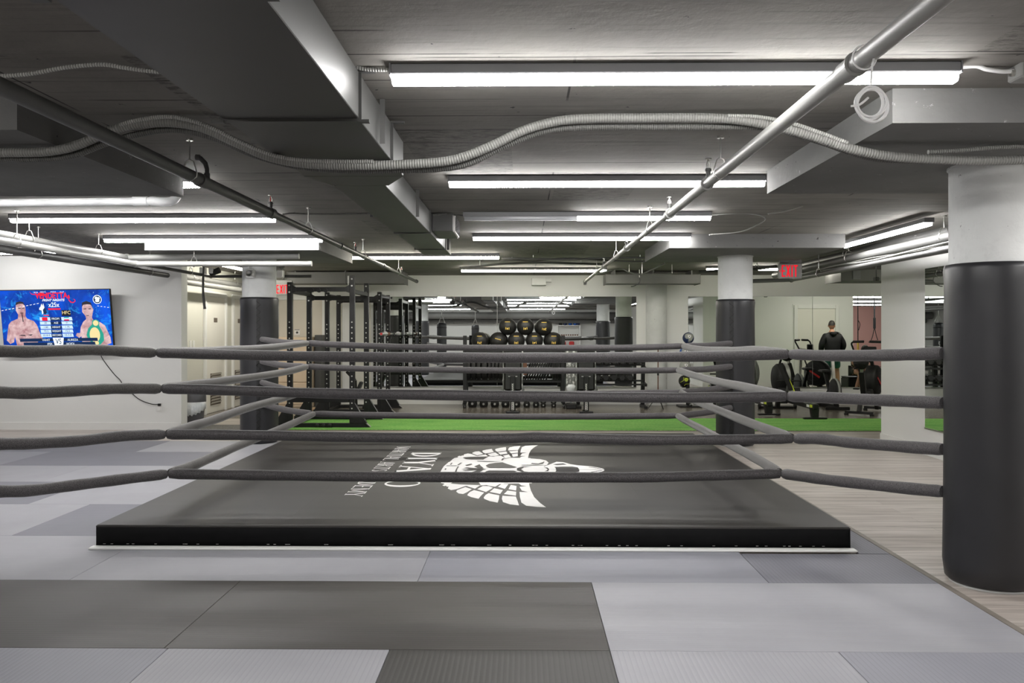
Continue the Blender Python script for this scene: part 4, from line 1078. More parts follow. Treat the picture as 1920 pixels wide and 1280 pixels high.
def serif_text(mb, s, place, length, height):
    """place(u, v) -> world point; u in 0..length, v in 0..height"""
    tot = sum(GL[c][0] for c in s) ; k = length / tot; u0 = 0.0; W_ = 1.45 if height > 0.2 else 1.1; zi = [0]
    for ch in s:
        wd, st_ = GL[ch]
        if ch == ' ': mb.mark()

        def q(x, y):
            v = place((u0 + x) * k, y * height); v.z += zi[0] * 0.00002; return v
        for t in st_:
            zi[0] += 1
            if t[0] == 'arc':
                _, cx, cy, rx, ry, w_, a0, a1 = t; nn = 22; w_ *= W_
                an = [math.radians(a0 + (a1 - a0) * i / nn) for i in range(nn + 1)]
                for i in range(nn):
                    q4 = []
                    for (aa, s2) in ((an[i], 1), (an[i + 1], 1), (an[i + 1], -1), (an[i], -1)):
                        ww = w_ * (0.5 + 0.5 * abs(math.cos(aa))) / 2 * s2
                        q4.append(q(cx + (rx - w_ / 2 + ww) * math.cos(aa), cy + (ry - w_ * 0.3 + ww * 0.6) * math.sin(aa)))
                    mb.poly(q4)
                continue
            if t[0] == 'v': _, x, y0, y1, w_, sf = t; L = [(x, y0, x, y1, w_, sf)]
            else: L = [t[1:]]
            for (x0, y0, x1, y1, w_, sf) in L:
                w_ *= W_
                if abs(y1 - y0) > 1e-6: h2 = w_ / 2; mb.poly([q(x0 - h2, y0), q(x0 + h2, y0), q(x1 + h2, y1), q(x1 - h2, y1)])
                else: mb.poly([q(x0, y0 - w_ / 2), q(x1, y0 - w_ / 2), q(x1, y0 + w_ / 2), q(x0, y0 + w_ / 2)])
                for bit, (xx, yy) in ((1, (x0, y0)), (2, (x1, y1))):
                    if sf & bit:
                        yb = min(max(yy, 0.0), 0.955)
                        mb.poly([q(xx - 0.14, yb), q(xx + 0.14, yb), q(xx + 0.14, yb + 0.045), q(xx - 0.14, yb + 0.045)])
        u0 += wd


ZT = PT + 0.0008
lt = MB(); serif_text(lt, 'DIYAKO', lambda u, v: Vector((-1.175 + v, 8.68 - u, ZT)), 1.96, 0.315)
lt.build('canvas_lettering', 'print', pf)
lt = MB(); serif_text(lt, 'MARTIAL ARTS ACADEMY', lambda u, v: Vector((-1.40 + v, 9.12 - u, ZT)), 2.76, 0.15)
lt.build('canvas_lettering', 'print', pf)

# winged skull emblem traced in its own plane and mirrored about its long axis
CY = 7.62
EI = 0


def em_pt(cx, cy, z):
    p = PZ(815 + cx / 5.818, 825 + cy / 5.818, PT); p.z = z; return p


def emb(mb, polys, z, both=True):
    global EI
    for pl in polys:
        pp = [em_pt(x, y, z + EI * 0.00003) for x, y in pl]; EI += 1
        mb.poly(pp)
        if both: mb.poly([Vector((p.x, 2 * CY - p.y, p.z + 0.000015)) for p in reversed(pp)])


def keep_near(mb, polys, z):
    emb(mb, polys, z)


white, dark = MB(), MB()
feathers = [
    [(925, 565), (930, 620), (945, 680), (1000, 716), (1120, 728), (1215, 732), (1150, 685), (1085, 620), (1050, 550), (1035, 500), (1025, 440), (905, 440), (915, 470), (945, 493), (1000, 502), (925, 508), (950, 550), (1018, 567)],
    [(740, 606), (885, 615), (905, 665), (920, 712), (820, 700), (745, 675), (733, 640)],
    [(755, 588), (795, 550), (890, 562), (886, 606)], [(805, 535), (830, 488), (893, 500), (888, 550)],
    [(590, 578), (640, 590), (705, 602), (700, 645), (687, 682), (600, 665), (540, 640), (535, 625), (555, 598)],
    [(600, 565), (650, 525), (745, 545), (715, 587)], [(690, 508), (730, 476), (805, 480), (765, 532)],
    [(430, 545), (540, 572), (500, 612), (478, 640), (400, 622), (357, 603), (360, 590), (385, 565)],
    [(465, 535), (525, 500), (590, 502), (635, 520), (560, 566)], [(560, 488), (640, 470), (715, 476), (660, 508), (610, 502)],
    [(335, 512), (405, 535), (350, 570), (310, 588), (262, 582), (234, 562), (245, 545)],
    [(352, 502), (430, 484), (500, 490), (440, 530)],
    [(210, 482), (330, 502), (240, 535), (180, 546), (142, 528), (155, 505)],
    [(120, 474), (240, 470), (170, 490), (102, 502), (84, 492)],
    [(62, 440), (170, 440), (150, 462), (100, 474), (70, 468)],
    [(170, 440), (910, 440), (905, 470), (760, 465), (560, 480), (420, 478), (300, 462)],
]
emb(white, feathers, ZT)
body = [[(190, 215), (300, 168), (600, 178), (740, 188), (800, 192), (1045, 196), (1060, 240), (1060, 321), (120, 321), (160, 240)],
        [(1045, 200), (1150, 208), (1215, 222), (1243, 245), (1225, 272), (1195, 281), (1180, 321), (1050, 321)],
        [(1230, 275), (1330, 236), (1400, 240), (1480, 262), (1560, 275), (1700, 286), (1800, 302), (1835, 312), (1850, 321), (1180, 321), (1190, 290)],
        [(155, 238), (300, 240), (320, 321), (76, 321), (100, 285)]]
emb(white, body, ZT)
holes = [[(308, 190), (400, 184), (590, 180), (555, 200), (530, 215), (400, 213), (340, 208)],
         [(556, 280), (590, 262), (660, 250), (740, 245), (790, 262), (900, 298), (860, 306), (600, 306), (575, 298)],
         [(1060, 252), (1130, 258), (1190, 240), (1178, 232), (1200, 240), (1180, 262), (1130, 268), (1050, 262)],
         [(430, 290), (490, 265), (505, 285), (535, 308), (480, 316), (455, 300)], [(330, 275), (400, 258), (412, 268), (350, 285)],
         [(895, 310), (960, 290), (1060, 288), (975, 298), (942, 321), (900, 321)],
         [(1190, 300), (1230, 302), (1250, 321), (1235, 321), (1215, 308)],
         [(1305, 296), (1400, 291), (1500, 291), (1560, 300), (1576, 321), (1322, 321), (1320, 308)],
         [(725, 222), (738, 202), (830, 196), (760, 206), (740, 224)],
         [(460, 229), (620, 233), (720, 236), (600, 240), (470, 235)], [(940, 272), (1100, 272), (1220, 278), (1100, 279), (960, 277)],
         [(290, 321), (420, 312), (540, 318), (560, 321)], [(315, 306), (350, 300), (560, 316), (480, 318)],
         [(165, 270), (185, 250), (196, 250), (178, 272)], [(245, 275), (280, 250), (300, 248), (262, 276)], [(130, 280), (240, 280), (240, 285), (128, 285)], [(232, 321), (250, 290), (266, 290), (246, 321)], [(108, 321), (116, 312), (128, 312), (126, 321)],
         [(1290, 266), (1400, 256), (1440, 268), (1330, 275)]]
emb(dark, holes, ZT + 0.0022)
for i in range(6):
    cx = 1690 + i * 22; cy = 296 + i * 3.2
    p = em_pt(cx, cy, ZT + 0.0022)
    for s2 in (1, -1):
        yy = CY + (p.y - CY) * s2
        dark.poly([(p.x - 0.008, yy - 0.01, p.z), (p.x + 0.012, yy - 0.01, p.z), (p.x + 0.012, yy + 0.012, p.z), (p.x - 0.008, yy + 0.012, p.z)])
eb = white.build('emblem', 'print', pf)
dark.build('emblem_shading', 'print_dark', eb)

# ropes -------------------------------------------------------------------
RY0, RY1 = 5.92, 9.85
lv = ('topmost', 'second', 'third', 'lowest')
frontC = [[(297, 661), (350, 662.5), (480, 666), (600, 668), (800, 670), (1000, 670.5), (1160, 669.5), (1320, 668), (1475, 664)],
          [(307, 728.5), (380, 730), (480, 733.5), (600, 737), (800, 740), (1000, 742.5), (1200, 745), (1340, 745), (1472, 743)],
          [(315, 814), (380, 814.5), (500, 816), (600, 818), (800, 821), (940, 822), (1000, 819.5), (1060, 821), (1200, 824.5), (1340, 824), (1484, 822)],
          [(319, 888), (450, 890), (600, 892), (800, 894), (1000, 894.5), (1200, 894.5), (1340, 891), (1461, 887.5)]]
backC = [[(578, 643), (620, 645.5), (700, 648.5), (800, 651), (950, 652), (1100, 652), (1200, 651), (1280, 648.5)],
         [(577, 687), (620, 689), (700, 691.5), (850, 693.5), (1000, 694.5), (1160, 695), (1270, 693.5)],
         [(573, 735), (700, 737), (1000, 739), (1275, 735)],
         [(590, 775.5), (700, 778), (850, 780), (1000, 781), (1130, 780.5), (1269, 779)]]
leftC = [[(340, 660), (380, 659), (420, 656.5), (497, 652.5), (551, 646)], [(350, 723), (420, 714), (500, 703), (545, 695)],
         [(360, 799), (400, 787), (460, 766), (520, 749)], [(360, 873), (400, 856), (460, 830), (530, 802)]]
rightC = [[(1290, 651), (1313, 655), (1368, 657.5), (1420, 657)], [(1300, 703), (1346, 715), (1400, 726)],
          [(1300, 750), (1340, 766), (1400, 790)], [(1285, 788), (1325, 809), (1380, 839), (1419, 860)]]
lstrap = [[(-30, 659), (0, 658), (60, 659), (150, 656), (200, 656.5), (240, 659)], [(-30, 733), (0, 735), (60, 736.5), (150, 732), (200, 729), (250, 728)],
          [(-30, 832), (0, 832), (60, 831), (150, 826), (230, 817)], [(-30, 922), (0, 921), (60, 919), (150, 908), (230, 898)]]
rstrap = [[(1560, 666.5), (1650, 666), (1720, 664)], [(1540, 745), (1650, 750), (1720, 753)],
          [(1540, 823), (1590, 829), (1700, 837.5)], [(1520, 895), (1575, 902), (1690, 914)]]
rend = [661.5, 755, 842, 921]
lend = [(505, 636), (503, 678), (498, 717), (503, 758)]; rbend = [(1360, 643.5), (1358, 687), (1357, 724), (1352, 765)]
R1, RA = 0.0375, 0.0375
nl = (CX2 + 0.20, CYN + 0.12); nr = (CX1 - 0.208, CYN + 0.122)
fl_ = (CX2 + 0.10, CYF + 0.15 - 0.222); fr_ = (CX1 - 0.105, CYF - 0.217)
nlz = [1.31, 1.01, 0.66, 0.37]


def rope(name, label, pts, r, m, grp, ends=True):
    q = spline([Vector(p) for p in pts], 5); mb = MB()
    rs = [r * (1 + 0.03 * math.sin(i * 1.3) + 0.02 * math.sin(i * 0.37)) for i in range(len(q))]
    if ends: rs[0] *= 0.86; rs[-1] *= 0.86
    mb.tube(q, rs, 16)
    return tag(mb.build(name, m), label, 'ring rope', grp)


for k in range(4):
    fc = [P(x, y, RY0) for x, y in frontC[k]]; bc = [P(x, y, RY1) for x, y in backC[k]]
    fL, fR, bL, bR = fc[0], fc[-1], bc[0], bc[-1]
    rope('ring_rope', 'front side of the ring, %s of four foam-covered ropes' % lv[k], fc, R1, 'foam', 'foam-covered ropes of the ring')
    rope('ring_rope', 'back side of the ring, %s of four foam-covered ropes' % lv[k], bc, R1 * 0.98, 'foam', 'foam-covered ropes of the ring')
    A, B = (fL.x - 0.01, fL.y + 0.04), (bL.x - 0.01, bL.y - 0.03)
    mid = [PV(x, y, A, B) for x, y in leftC[k]]
    rope('ring_rope', 'left side of the ring, %s of four foam-covered ropes' % lv[k], [Vector((A[0], A[1], fL.z))] + mid + [Vector((B[0], B[1], bL.z))], RA, 'foam_pale', 'foam-covered ropes of the ring')
    A, B = (fR.x + 0.01, fR.y + 0.04), (bR.x + 0.01, bR.y - 0.03)
    mid = sorted([PV(x, y, A, B) for x, y in rightC[k]], key=lambda p: p.y)
    rope('ring_rope', 'right side of the ring, %s of four foam-covered ropes' % lv[k], [Vector((A[0], A[1], fR.z))] + mid + [Vector((B[0], B[1], bR.z))], RA, 'foam_pale', 'foam-covered ropes of the ring')
    # corner ropes to the columns
    A = (fR.x + 0.03, fR.y - 0.01)
    mid = [PV(x, y, A, nr) for x, y in rstrap[k]]; e = PV(1768, rend[k], A, nr)
    rope('corner_rope', 'foam-covered rope from the near right ring corner to the big column, %s' % lv[k], [Vector((A[0], A[1], fR.z))] + mid + [Vector((nr[0], nr[1], e.z))], R1, 'foam', 'foam-covered corner ropes')
    A = (fL.x - 0.03, fL.y - 0.01)
    mid = [PV(x, y, A, nl) for x, y in reversed(lstrap[k])]
    zz = mid[-1].z
    rope('corner_rope', 'foam-covered rope leaving the photo at the left edge, %s' % lv[k], [Vector((A[0], A[1], fL.z))] + mid + [Vector((nl[0], nl[1], nlz[k]))], R1, 'foam_pale' if k < 2 else 'foam', 'foam-covered corner ropes')
    A = (bL.x - 0.04, bL.y + 0.01); e = PV(lend[k][0], lend[k][1], A, fl_)
    md = (Vector((A[0], A[1], bL.z)) + Vector((fl_[0], fl_[1], e.z))) / 2 - Vector((0, 0, 0.015))
    rope('corner_rope', 'foam-covered rope from the far left ring corner to its column, %s' % lv[k], [Vector((A[0], A[1], bL.z)), md, Vector((fl_[0], fl_[1], e.z))], R1, 'foam', 'foam-covered corner ropes')
    A = (bR.x + 0.04, bR.y + 0.01); e = PV(rbend[k][0], rbend[k][1], A, fr_)
    md = (Vector((A[0], A[1], bR.z)) + Vector((fr_[0], fr_[1], e.z))) / 2 - Vector((0, 0, 0.012))
    rope('corner_rope', 'foam-covered rope from the far right ring corner to its column, %s' % lv[k], [Vector((A[0], A[1], bR.z)), md, Vector((fr_[0], fr_[1], e.z))], R1, 'foam', 'foam-covered corner ropes')

# ================================================================ left wall: screen, outlet, bin
TY = 11.80
tvx = P(106, 600, TY).x; tvz = H + (V0 - 601) * TY / F
tv = thing('television', 'wide wall-mounted television showing a fight poster in blue', 'television', (tvx, TY, tvz))
TILT = math.radians(7)
TW, TH = 1.612, 0.907
tz = Matrix.Translation((tvx, TY, tvz)) @ Matrix.Rotation(-0.012, 4, 'Y') @ Matrix.Rotation(TILT, 4, 'X')


def tv_build(mb, name, m, parent=None):
    mb.v = [tz @ v for v in mb.v]; return mb.build(name, m, parent or tv)


tv_build(MB().bbox(-TW / 2, TW / 2, 0.0, 0.045, -TH / 2, TH / 2, 0.006), 'casing', 'rubber')
tv_build(MB().box(-0.2, 0.2, 0.045, 0.10, -0.2, 0.2), 'wall_bracket', 'black_metal')


def em_mat(name, col, s=1.25, rough=0.3):
    return mat(name, tuple(c * 0.1 for c in col), rough, emit=col, es=s)


def screen_mat():
    m = mat('screen_background', (0.0, 0.01, 0.05), 0.25)
    nt, b, new, link = nodes(m)
    v = mapping(nt, (1, 1, 1))
    n1 = noise(nt, v, 2.2, 5, 0.6, 0.6)
    c = ramp(nt, n1, 0.3, 0.68, (0.0, 0.004, 0.10), (0.0, 0.09, 0.75))
    n2 = noise(nt, mapping(nt, (1, 1, 1), (4, 2, 1)), 5, 6, 0.7, 1.0)
    c = mix(nt, c, (0.02, 0.42, 0.95), ramp(nt, n2, 0.55, 0.72))
    c = mix(nt, c, (0.35, 0.85, 1.0), ramp(nt, noise(nt, v, 28, 3, 0.6), 0.70, 0.76))
    link(c, b.inputs['Emission Color']); b.inputs['Emission Strength'].default_value = 1.1
    return m


M['scr'] = screen_mat()
M['s_white'] = em_mat('screen_white', (0.80, 0.88, 0.95)); M['s_red'] = em_mat('screen_red', (0.75, 0.01, 0.03)); M['s_dark'] = em_mat('screen_navy', (0.004, 0.02, 0.07))
M['s_pale'] = em_mat('screen_pale', (0.50, 0.66, 0.80)); M['s_black'] = em_mat('screen_black', (0.004, 0.005, 0.01)); M['s_gold'] = em_mat('screen_gold', (0.75, 0.62, 0.30))
M['s_green'] = em_mat('screen_green', (0.02, 0.30, 0.22)); M['s_hair'] = em_mat('screen_hair', (0.02, 0.02, 0.03))


def skin_screen():
    m = mat('screen_skin', (0.05, 0.04, 0.04), 0.3); nt, b, new, link = nodes(m)
    c = ramp(nt, noise(nt, mapping(nt), 9, 5, 0.6, 0.5), 0.35, 0.66, (0.33, 0.13, 0.15), (0.72, 0.52, 0.52))
    link(c, b.inputs['Emission Color']); b.inputs['Emission Strength'].default_value = 1.15
    return m


M['s_skin'] = skin_screen()
scr = tv_build(MB().poly([(-TW / 2 + 0.008, -0.001, -TH / 2 + 0.01), (TW / 2 - 0.008, -0.001, -TH / 2 + 0.01), (TW / 2 - 0.008, -0.001, TH / 2 - 0.01), (-TW / 2 + 0.008, -0.001, TH / 2 - 0.01)]), 'screen', 'scr')


def T(cx, cy, d):   # crop pixels (8 per photo pixel, top left of the crop at 0, 520) -> screen plane
    return Vector(((cx - 850) / 1700 * TW, -0.001 - d, (640 - cy) / 948 * TH))


def tpoly(mb, pts, d=0.0008): mb.mark(); mb.poly([T(x, y, d) for x, y in pts])


def ell(cx, cy, rx, ry, n=20): return [(cx + rx * math.cos(2 * PI * i / n), cy + ry * math.sin(2 * PI * i / n)) for i in range(n)]


f = MB()
tpoly(f, [(75, 850), (110, 690), (150, 645), (260, 600), (270, 540), (240, 480), (245, 400), (290, 355), (350, 360), (385, 410), (390, 480), (380, 560), (400, 600), (500, 640), (545, 700), (590, 850), (620, 900), (560, 940), (470, 1025), (215, 1025), (190, 870), (170, 960), (110, 985), (60, 930)])
tpoly(f, [(1150, 830), (1200, 830), (1215, 740), (1260, 660), (1310, 620), (1300, 570), (1255, 510), (1262, 420), (1300, 380), (1370, 380), (1405, 420), (1430, 480), (1412, 540), (1400, 600), (1420, 640), (1520, 670), (1590, 720), (1660, 900), (1670, 990), (1560, 1025), (1225, 1025), (1215, 880), (1180, 905), (1130, 870)])
tv_build(f, 'fighter_picture', 's_skin', scr)
f = MB(); tpoly(f, [(242, 400), (250, 355), (310, 340), (360, 350), (385, 405), (350, 375), (290, 375)], 0.0014)
tpoly(f, [(1255, 440), (1262, 370), (1330, 345), (1400, 370), (1412, 430), (1390, 400), (1330, 395), (1280, 402)], 0.0014)
for (a, b) in ((275, 440), (335, 440), (1280, 462), (1352, 462)): tpoly(f, [(a, b), (a + 42, b - 6), (a + 40, b + 8), (a + 2, b + 10)], 0.0014)
tpoly(f, [(300, 512), (352, 512), (345, 524), (308, 524)], 0.0014); tpoly(f, [(1312, 560), (1358, 560), (1350, 570), (1318, 570)], 0.0014)
tpoly(f, [(322, 530), (336, 530), (345, 650), (330, 650)], 0.0014); tpoly(f, [(250, 850), (345, 848), (360, 866), (290, 862)], 0.0014); tpoly(f, [(380, 850), (470, 840), (440, 862)], 0.0014)
tv_build(f, 'hair_and_features', 's_hair', scr)
f = MB(); tpoly(f, [(1392, 700), (1400, 640), (1460, 625), (1505, 650), (1500, 720), (1560, 850), (1560, 950), (1500, 1010), (1440, 1020), (1320, 940), (1295, 860), (1330, 760)], 0.0014)
tv_build(f, 'champion_belt', 's_green', scr)
f = MB(); tpoly(f, ell(1450, 682, 42, 42), 0.002); tpoly(f, ell(1425, 860, 80, 115), 0.002); tpoly(f, ell(1450, 985, 30, 25), 0.002)
tv_build(f, 'belt_plates', 's_gold', scr)
f = MB()
for (y0, y1) in ((585, 637), (650, 697), (712, 762), (774, 823), (836, 887)):
    tpoly(f, [(593, y0), (755, y0), (760, y1), (598, y1)]); tpoly(f, [(925, y0), (1088, y0), (1098, y1), (932, y1)])
tv_build(f, 'fact_cells', 's_pale', scr)
f = MB()
for (y0, y1) in ((585, 640), (650, 700), (712, 765), (774, 828), (836, 892)): tpoly(f, [(757, y0), (920, y0), (922, y1), (760, y1)])
tpoly(f, [(262, 905), (1460, 905), (1465, 955), (265, 955)], 0.0022); tpoly(f, [(315, 965), (1420, 965), (1422, 1018), (318, 1018)], 0.0022)
tpoly(f, [(620, 470), (650, 380), (690, 440), (715, 510), (690, 540), (640, 520)], 0.0008)
tv_build(f, 'name_bars', 's_dark', scr)
f = MB(); tpoly(f, [(772, 898), (942, 898), (925, 1012), (795, 1012)], 0.003)
tpoly(f, ell(1500, 325, 68, 68, 24), 0.0008)
for i in range(11): tpoly(f, [(20 + i * 55, 474 - i * 10), (50 + i * 55, 468 - i * 10), (50 + i * 55, 476 - i * 10), (20 + i * 55, 482 - i * 10)])
for i in range(4): tpoly(f, [(1495 + i * 50, 418 + i * 8), (1520 + i * 50, 421 + i * 8), (1520 + i * 50, 428 + i * 8), (1495 + i * 50, 425 + i * 8)])
tpoly(f, [(600, 450), (625, 420), (640, 375), (655, 415), (668, 370), (682, 440), (655, 470), (660, 520), (640, 545), (635, 480), (600, 470)], 0.0016)
tv_build(f, 'white_marks', 's_white', scr)
f = MB(); tpoly(f, ell(1500, 325, 58, 58, 24), 0.0014); tv_build(f, 'badge_ring', 's_dark', scr)
f = MB(); tpoly(f, ell(1485, 305, 22, 24), 0.002); tpoly(f, ell(1520, 310, 20, 22), 0.002); tpoly(f, ell(1500, 345, 34, 20), 0.002); tv_build(f, 'badge', 's_white', scr)
f = MB(); tpoly(f, [(630, 585), (715, 585), (716, 637), (632, 637)], 0.0016); tpoly(f, [(968, 620), (1045, 620), (1046, 637), (968, 637)], 0.0016)
tpoly(f, [(470, 195), (500, 225), (560, 235), (640, 228), (760, 232), (720, 250), (620, 250), (560, 246), (500, 236)], 0.0012)
tpoly(f, [(1060, 300), (1075, 330), (1110, 360), (1150, 350), (1155, 325), (1125, 310), (1160, 318), (1166, 350), (1130, 374), (1090, 368), (1060, 330)], 0.0012)
tpoly(f, [(1075, 250), (1085, 300), (1060, 310), (1052, 260)], 0.0012)
tpoly(f, [(735, 450), (930, 450), (920, 474), (740, 474)], 0.0012); tpoly(f, [(655, 548), (745, 548), (740, 562), (660, 562)], 0.0012)
tv_build(f, 'red_marks', 's_red', scr)
f = MB(); tpoly(f, [(968, 583), (1045, 583), (1045, 598), (968, 598)], 0.0016); tv_build(f, 'green_stripe', 's_green', scr)
f = MB(); tpoly(f, [(937, 480), (1075, 480), (1078, 568), (940, 568)], 0.0012); tv_build(f, 'black_tile', 's_black', scr)


def tvt(s, cx, cy, h, m, d=0.003, sx=1.0, shear=0.0, bold=0.0):
    W = tz @ Matrix.Translation(T(cx, cy, d)) @ Matrix.Rotation(PI / 2, 4, 'X')
    loc, rot, _ = W.decompose()
    text(s, h / 948 * TH * 1.38, loc, rot, m, scr, 'screen_lettering', 0.0001, sx=sx, shear=shear, bold=bold)


tvt('VENDETTA', 805, 262, 88, 's_red', sx=0.80, bold=0.003)
tvt('FIGHT NIGHTS', 825, 328, 34, 's_white', sx=1.08, shear=0.3, bold=0.001)
tvt('x25x', 830, 400, 70, 's_white', sx=0.85, bold=0.001)
tvt('HFC', 1010, 520, 52, 's_gold', d=0.002)
for (a, b, c, y) in (('30', 'AGE', '31', 672), ('1.80', 'HEIGHT', '1.75', 737), ('72.5', 'WEIGHT', '72.5', 798), ('32-8-0', 'RECORD', '10-3-0', 860)):
    tvt(a, 680, y, 30, 's_dark'); tvt(b, 842, y, 30, 's_white', sx=0.85); tvt(c, 1010, y, 30, 's_dark')
tvt('FROM', 838, 610, 32, 's_white')
tvt('VAHIT', 668, 932, 34, 's_white', sx=0.9); tvt('ALIREZA', 1078, 934, 34, 's_white', sx=0.9); tvt('IPEK', 722, 994, 34, 's_white', sx=0.9); tvt('JADIDI', 1036, 994, 34, 's_white', sx=0.9)
tvt('VS', 858, 958, 84, 's_dark', d=0.004, sx=0.72, bold=0.001)
for (s, x, y) in (('SPOR', 570, 208), ('MEDYA', 680, 203), ('ARENA', 835, 203), ('KLUP', 970, 205)): tvt(s, x, y, 18, 's_white', sx=1.1)

ol = thing('wall_outlet', 'white double outlet on the left wall with a black plug in it', 'outlet', P(298, 763, 11.94))
q = P(298, 763, 11.94); MB().bbox(q.x - 0.04, q.x + 0.04, 11.938, 11.95, q.z - 0.06, q.z + 0.06, 0.003).build('plate', 'white_plastic', ol)
MB().box(q.x - 0.015, q.x + 0.015, 11.935, 11.939, q.z - 0.045, q.z - 0.012).box(q.x - 0.015, q.x + 0.015, 11.935, 11.939, q.z + 0.012, q.z + 0.045).build('socket', 'trim', ol)
cb = MB(); cb.tube([P(x, y, 11.93) for x, y in ((188, 655), (190, 668), (199, 682), (214, 701), (225, 712), (231, 722), (245, 735), (262, 749), (283, 757), (296, 758))], 0.006, 8, sub=5)
cb.bbox(P(295, 758, 11.9).x, P(300, 758, 11.9).x, 11.905, 11.937, P(0, 760.5, 11.92).z, P(0, 756, 11.92).z, 0.003)
cb.build('power_cord', 'rubber', tv)['label'] = 'thin black power cord hanging down to the outlet'
ls = thing('light_switch', 'pair of white switches on the corridor wall before the first louvered door', 'light switch', PX(361, 645, -5.498))
for dx in (0, 0.13):
    q = PX(361, 645, -5.498); MB().bbox(-5.5, -5.49, q.y - 0.13 + dx, q.y - 0.05 + dx, q.z - 0.06, q.z + 0.06, 0.003).build('switch_plate', 'white_plastic', ls)
bn = thing('trash_bin', 'grey trash bin with a white liner hanging over its rim, past the wall corner', 'trash bin', (-5.04, 12.52, 0))
pr = [(0.125, 0), (0.13, 0.01), (0.160, 0.36), (0.165, 0.37)]
MB().lathe(pr, n=28).build('bin_body', 'plastic_grey', bn, local=True)
ld = MB(); ld.lathe([(0.168, 0.355), (0.174, 0.37), (0.172, 0.46), (0.158, 0.50), (0.148, 0.505), (0.146, 0.46)], n=28)
ld.build('bin_lid', 'plastic_grey', bn, local=True)
bg = MB(); nn = 28; vs = []
for i in range(nn + 1):
    t = -PI * 0.98 + PI * 0.96 * i / nn; dr = 0.10 + 0.10 * math.sin(PI * i / nn) ** 1.3 + 0.015 * math.sin(i * 2.1)
    for (rr, z) in ((0.179, 0.365), (0.182 + 0.006 * math.sin(i * 3), 0.365 - dr * 0.5), (0.176 + 0.005 * math.cos(i * 2), 0.365 - dr)):
        vs.append((rr * math.cos(t), rr * math.sin(t), z))
bg._add(vs, [(i * 3 + j, i * 3 + 3 + j, i * 3 + 4 + j, i * 3 + 1 + j) for i in range(nn) for j in range(2)], True)
bgo = bg.build('bin_liner', 'bag_clear', bn, local=True)
sd = bgo.modifiers.new('solid', 'SOLIDIFY'); sd.thickness = 0.003


# ================================================================ gym equipment in the back
# the steel rig: two power racks standing one behind the other at the left
def power_rack(label, y0, y1, ztops, xs=(-3.47, -2.54), grp='power racks at the left'):
    r = thing('power_rack', label, 'power rack', ((xs[0] + xs[1]) / 2, (y0 + y1) / 2, 0), 0, grp)
    cx, cy = (xs[0] + xs[1]) / 2, (y0 + y1) / 2
    for i, y in enumerate((y0, y1)):
        for j, x in enumerate(xs):
            zt = ztops[i * 2 + j]
            u = MB().bbox(-0.0375, 0.0375, -0.0375, 0.0375, 0.06, zt, 0.005).build('upright', 'punched', r, local=True)
            u.location = (x - cx, y - cy, 0)
            b = MB()
            for z in (zt - 0.05, zt - 0.15): b.cyl((0, -0.0385, z), (0, -0.050, z), 0.013, n=6)
            b.build('bolt', 'steel', u, local=True)
            g = MB(); s = -1 if j == 0 else 1
            g.poly([(x + s * 0.036, y - 0.035, 0.06), (x + s * 0.22, y - 0.035, 0.06), (x + s * 0.036, y - 0.035, 0.36)], (0, 0.006, 0))
            g.poly([(x + s * 0.036, y + 0.03, 0.06), (x + s * 0.22, y + 0.03, 0.06), (x + s * 0.036, y + 0.03, 0.36)], (0, 0.006, 0))
            g.poly([(x + s * 0.22, y - 0.035, 0.06), (x + s * 0.036, y - 0.035, 0.36), (x + s * 0.036, y + 0.036, 0.36), (x + s * 0.22, y + 0.036, 0.06)])
            g.build('gusset', 'black_metal', r)
        f = MB(); f.bbox(xs[0] - 0.24, xs[1] + 0.20, y - 0.036, y + 0.036, 0.0, 0.06, 0.004)
        f.poly([(xs[1] + 0.20, y - 0.036, 0.06), (xs[1] + 0.27, y - 0.036, 0.0), (xs[1] + 0.20, y - 0.036, 0.0)], (0, 0.072, 0))
        fo = f.build('foot', 'black_metal', r)
        MB().poly([(xs[1] + 0.205, y - 0.030, 0.062), (xs[1] + 0.275, y - 0.030, 0.002), (xs[1] + 0.278, y - 0.030, 0.006), (xs[1] + 0.210, y - 0.030, 0.066)], (0, 0.06, 0)).build('foot_plate', 'steel', fo)
        zt = min(ztops[i * 2:i * 2 + 2])
        MB().bbox(xs[0] + 0.038, xs[1] - 0.038, y - 0.03, y + 0.03, zt - 0.14, zt - 0.075, 0.004).build('top_crossmember', 'black_metal', r)
        fl = MB()
        for x, s in ((xs[0] + 0.038, 1), (xs[1] - 0.038, -1)):
            fl.mark(); fl.poly([(x, y - 0.034, zt - 0.16), (x + s * 0.06, y - 0.034, zt - 0.14), (x + s * 0.06, y - 0.034, zt - 0.075), (x, y - 0.034, zt - 0.04)], (0, 0.004, 0))
        fl.build('bracket', 'black_metal', r)
    for x in xs:
        MB().bbox(x - 0.03, x + 0.03, y0 + 0.038, y1 - 0.038, min(ztops) - 0.08, min(ztops) - 0.02, 0.004).build('side_beam', 'black_metal', r)
        MB().bbox(x - 0.03, x + 0.03, y0 + 0.038, y1 - 0.038, 0.005, 0.06, 0.004).build('floor_beam', 'black_metal', r)
    return r


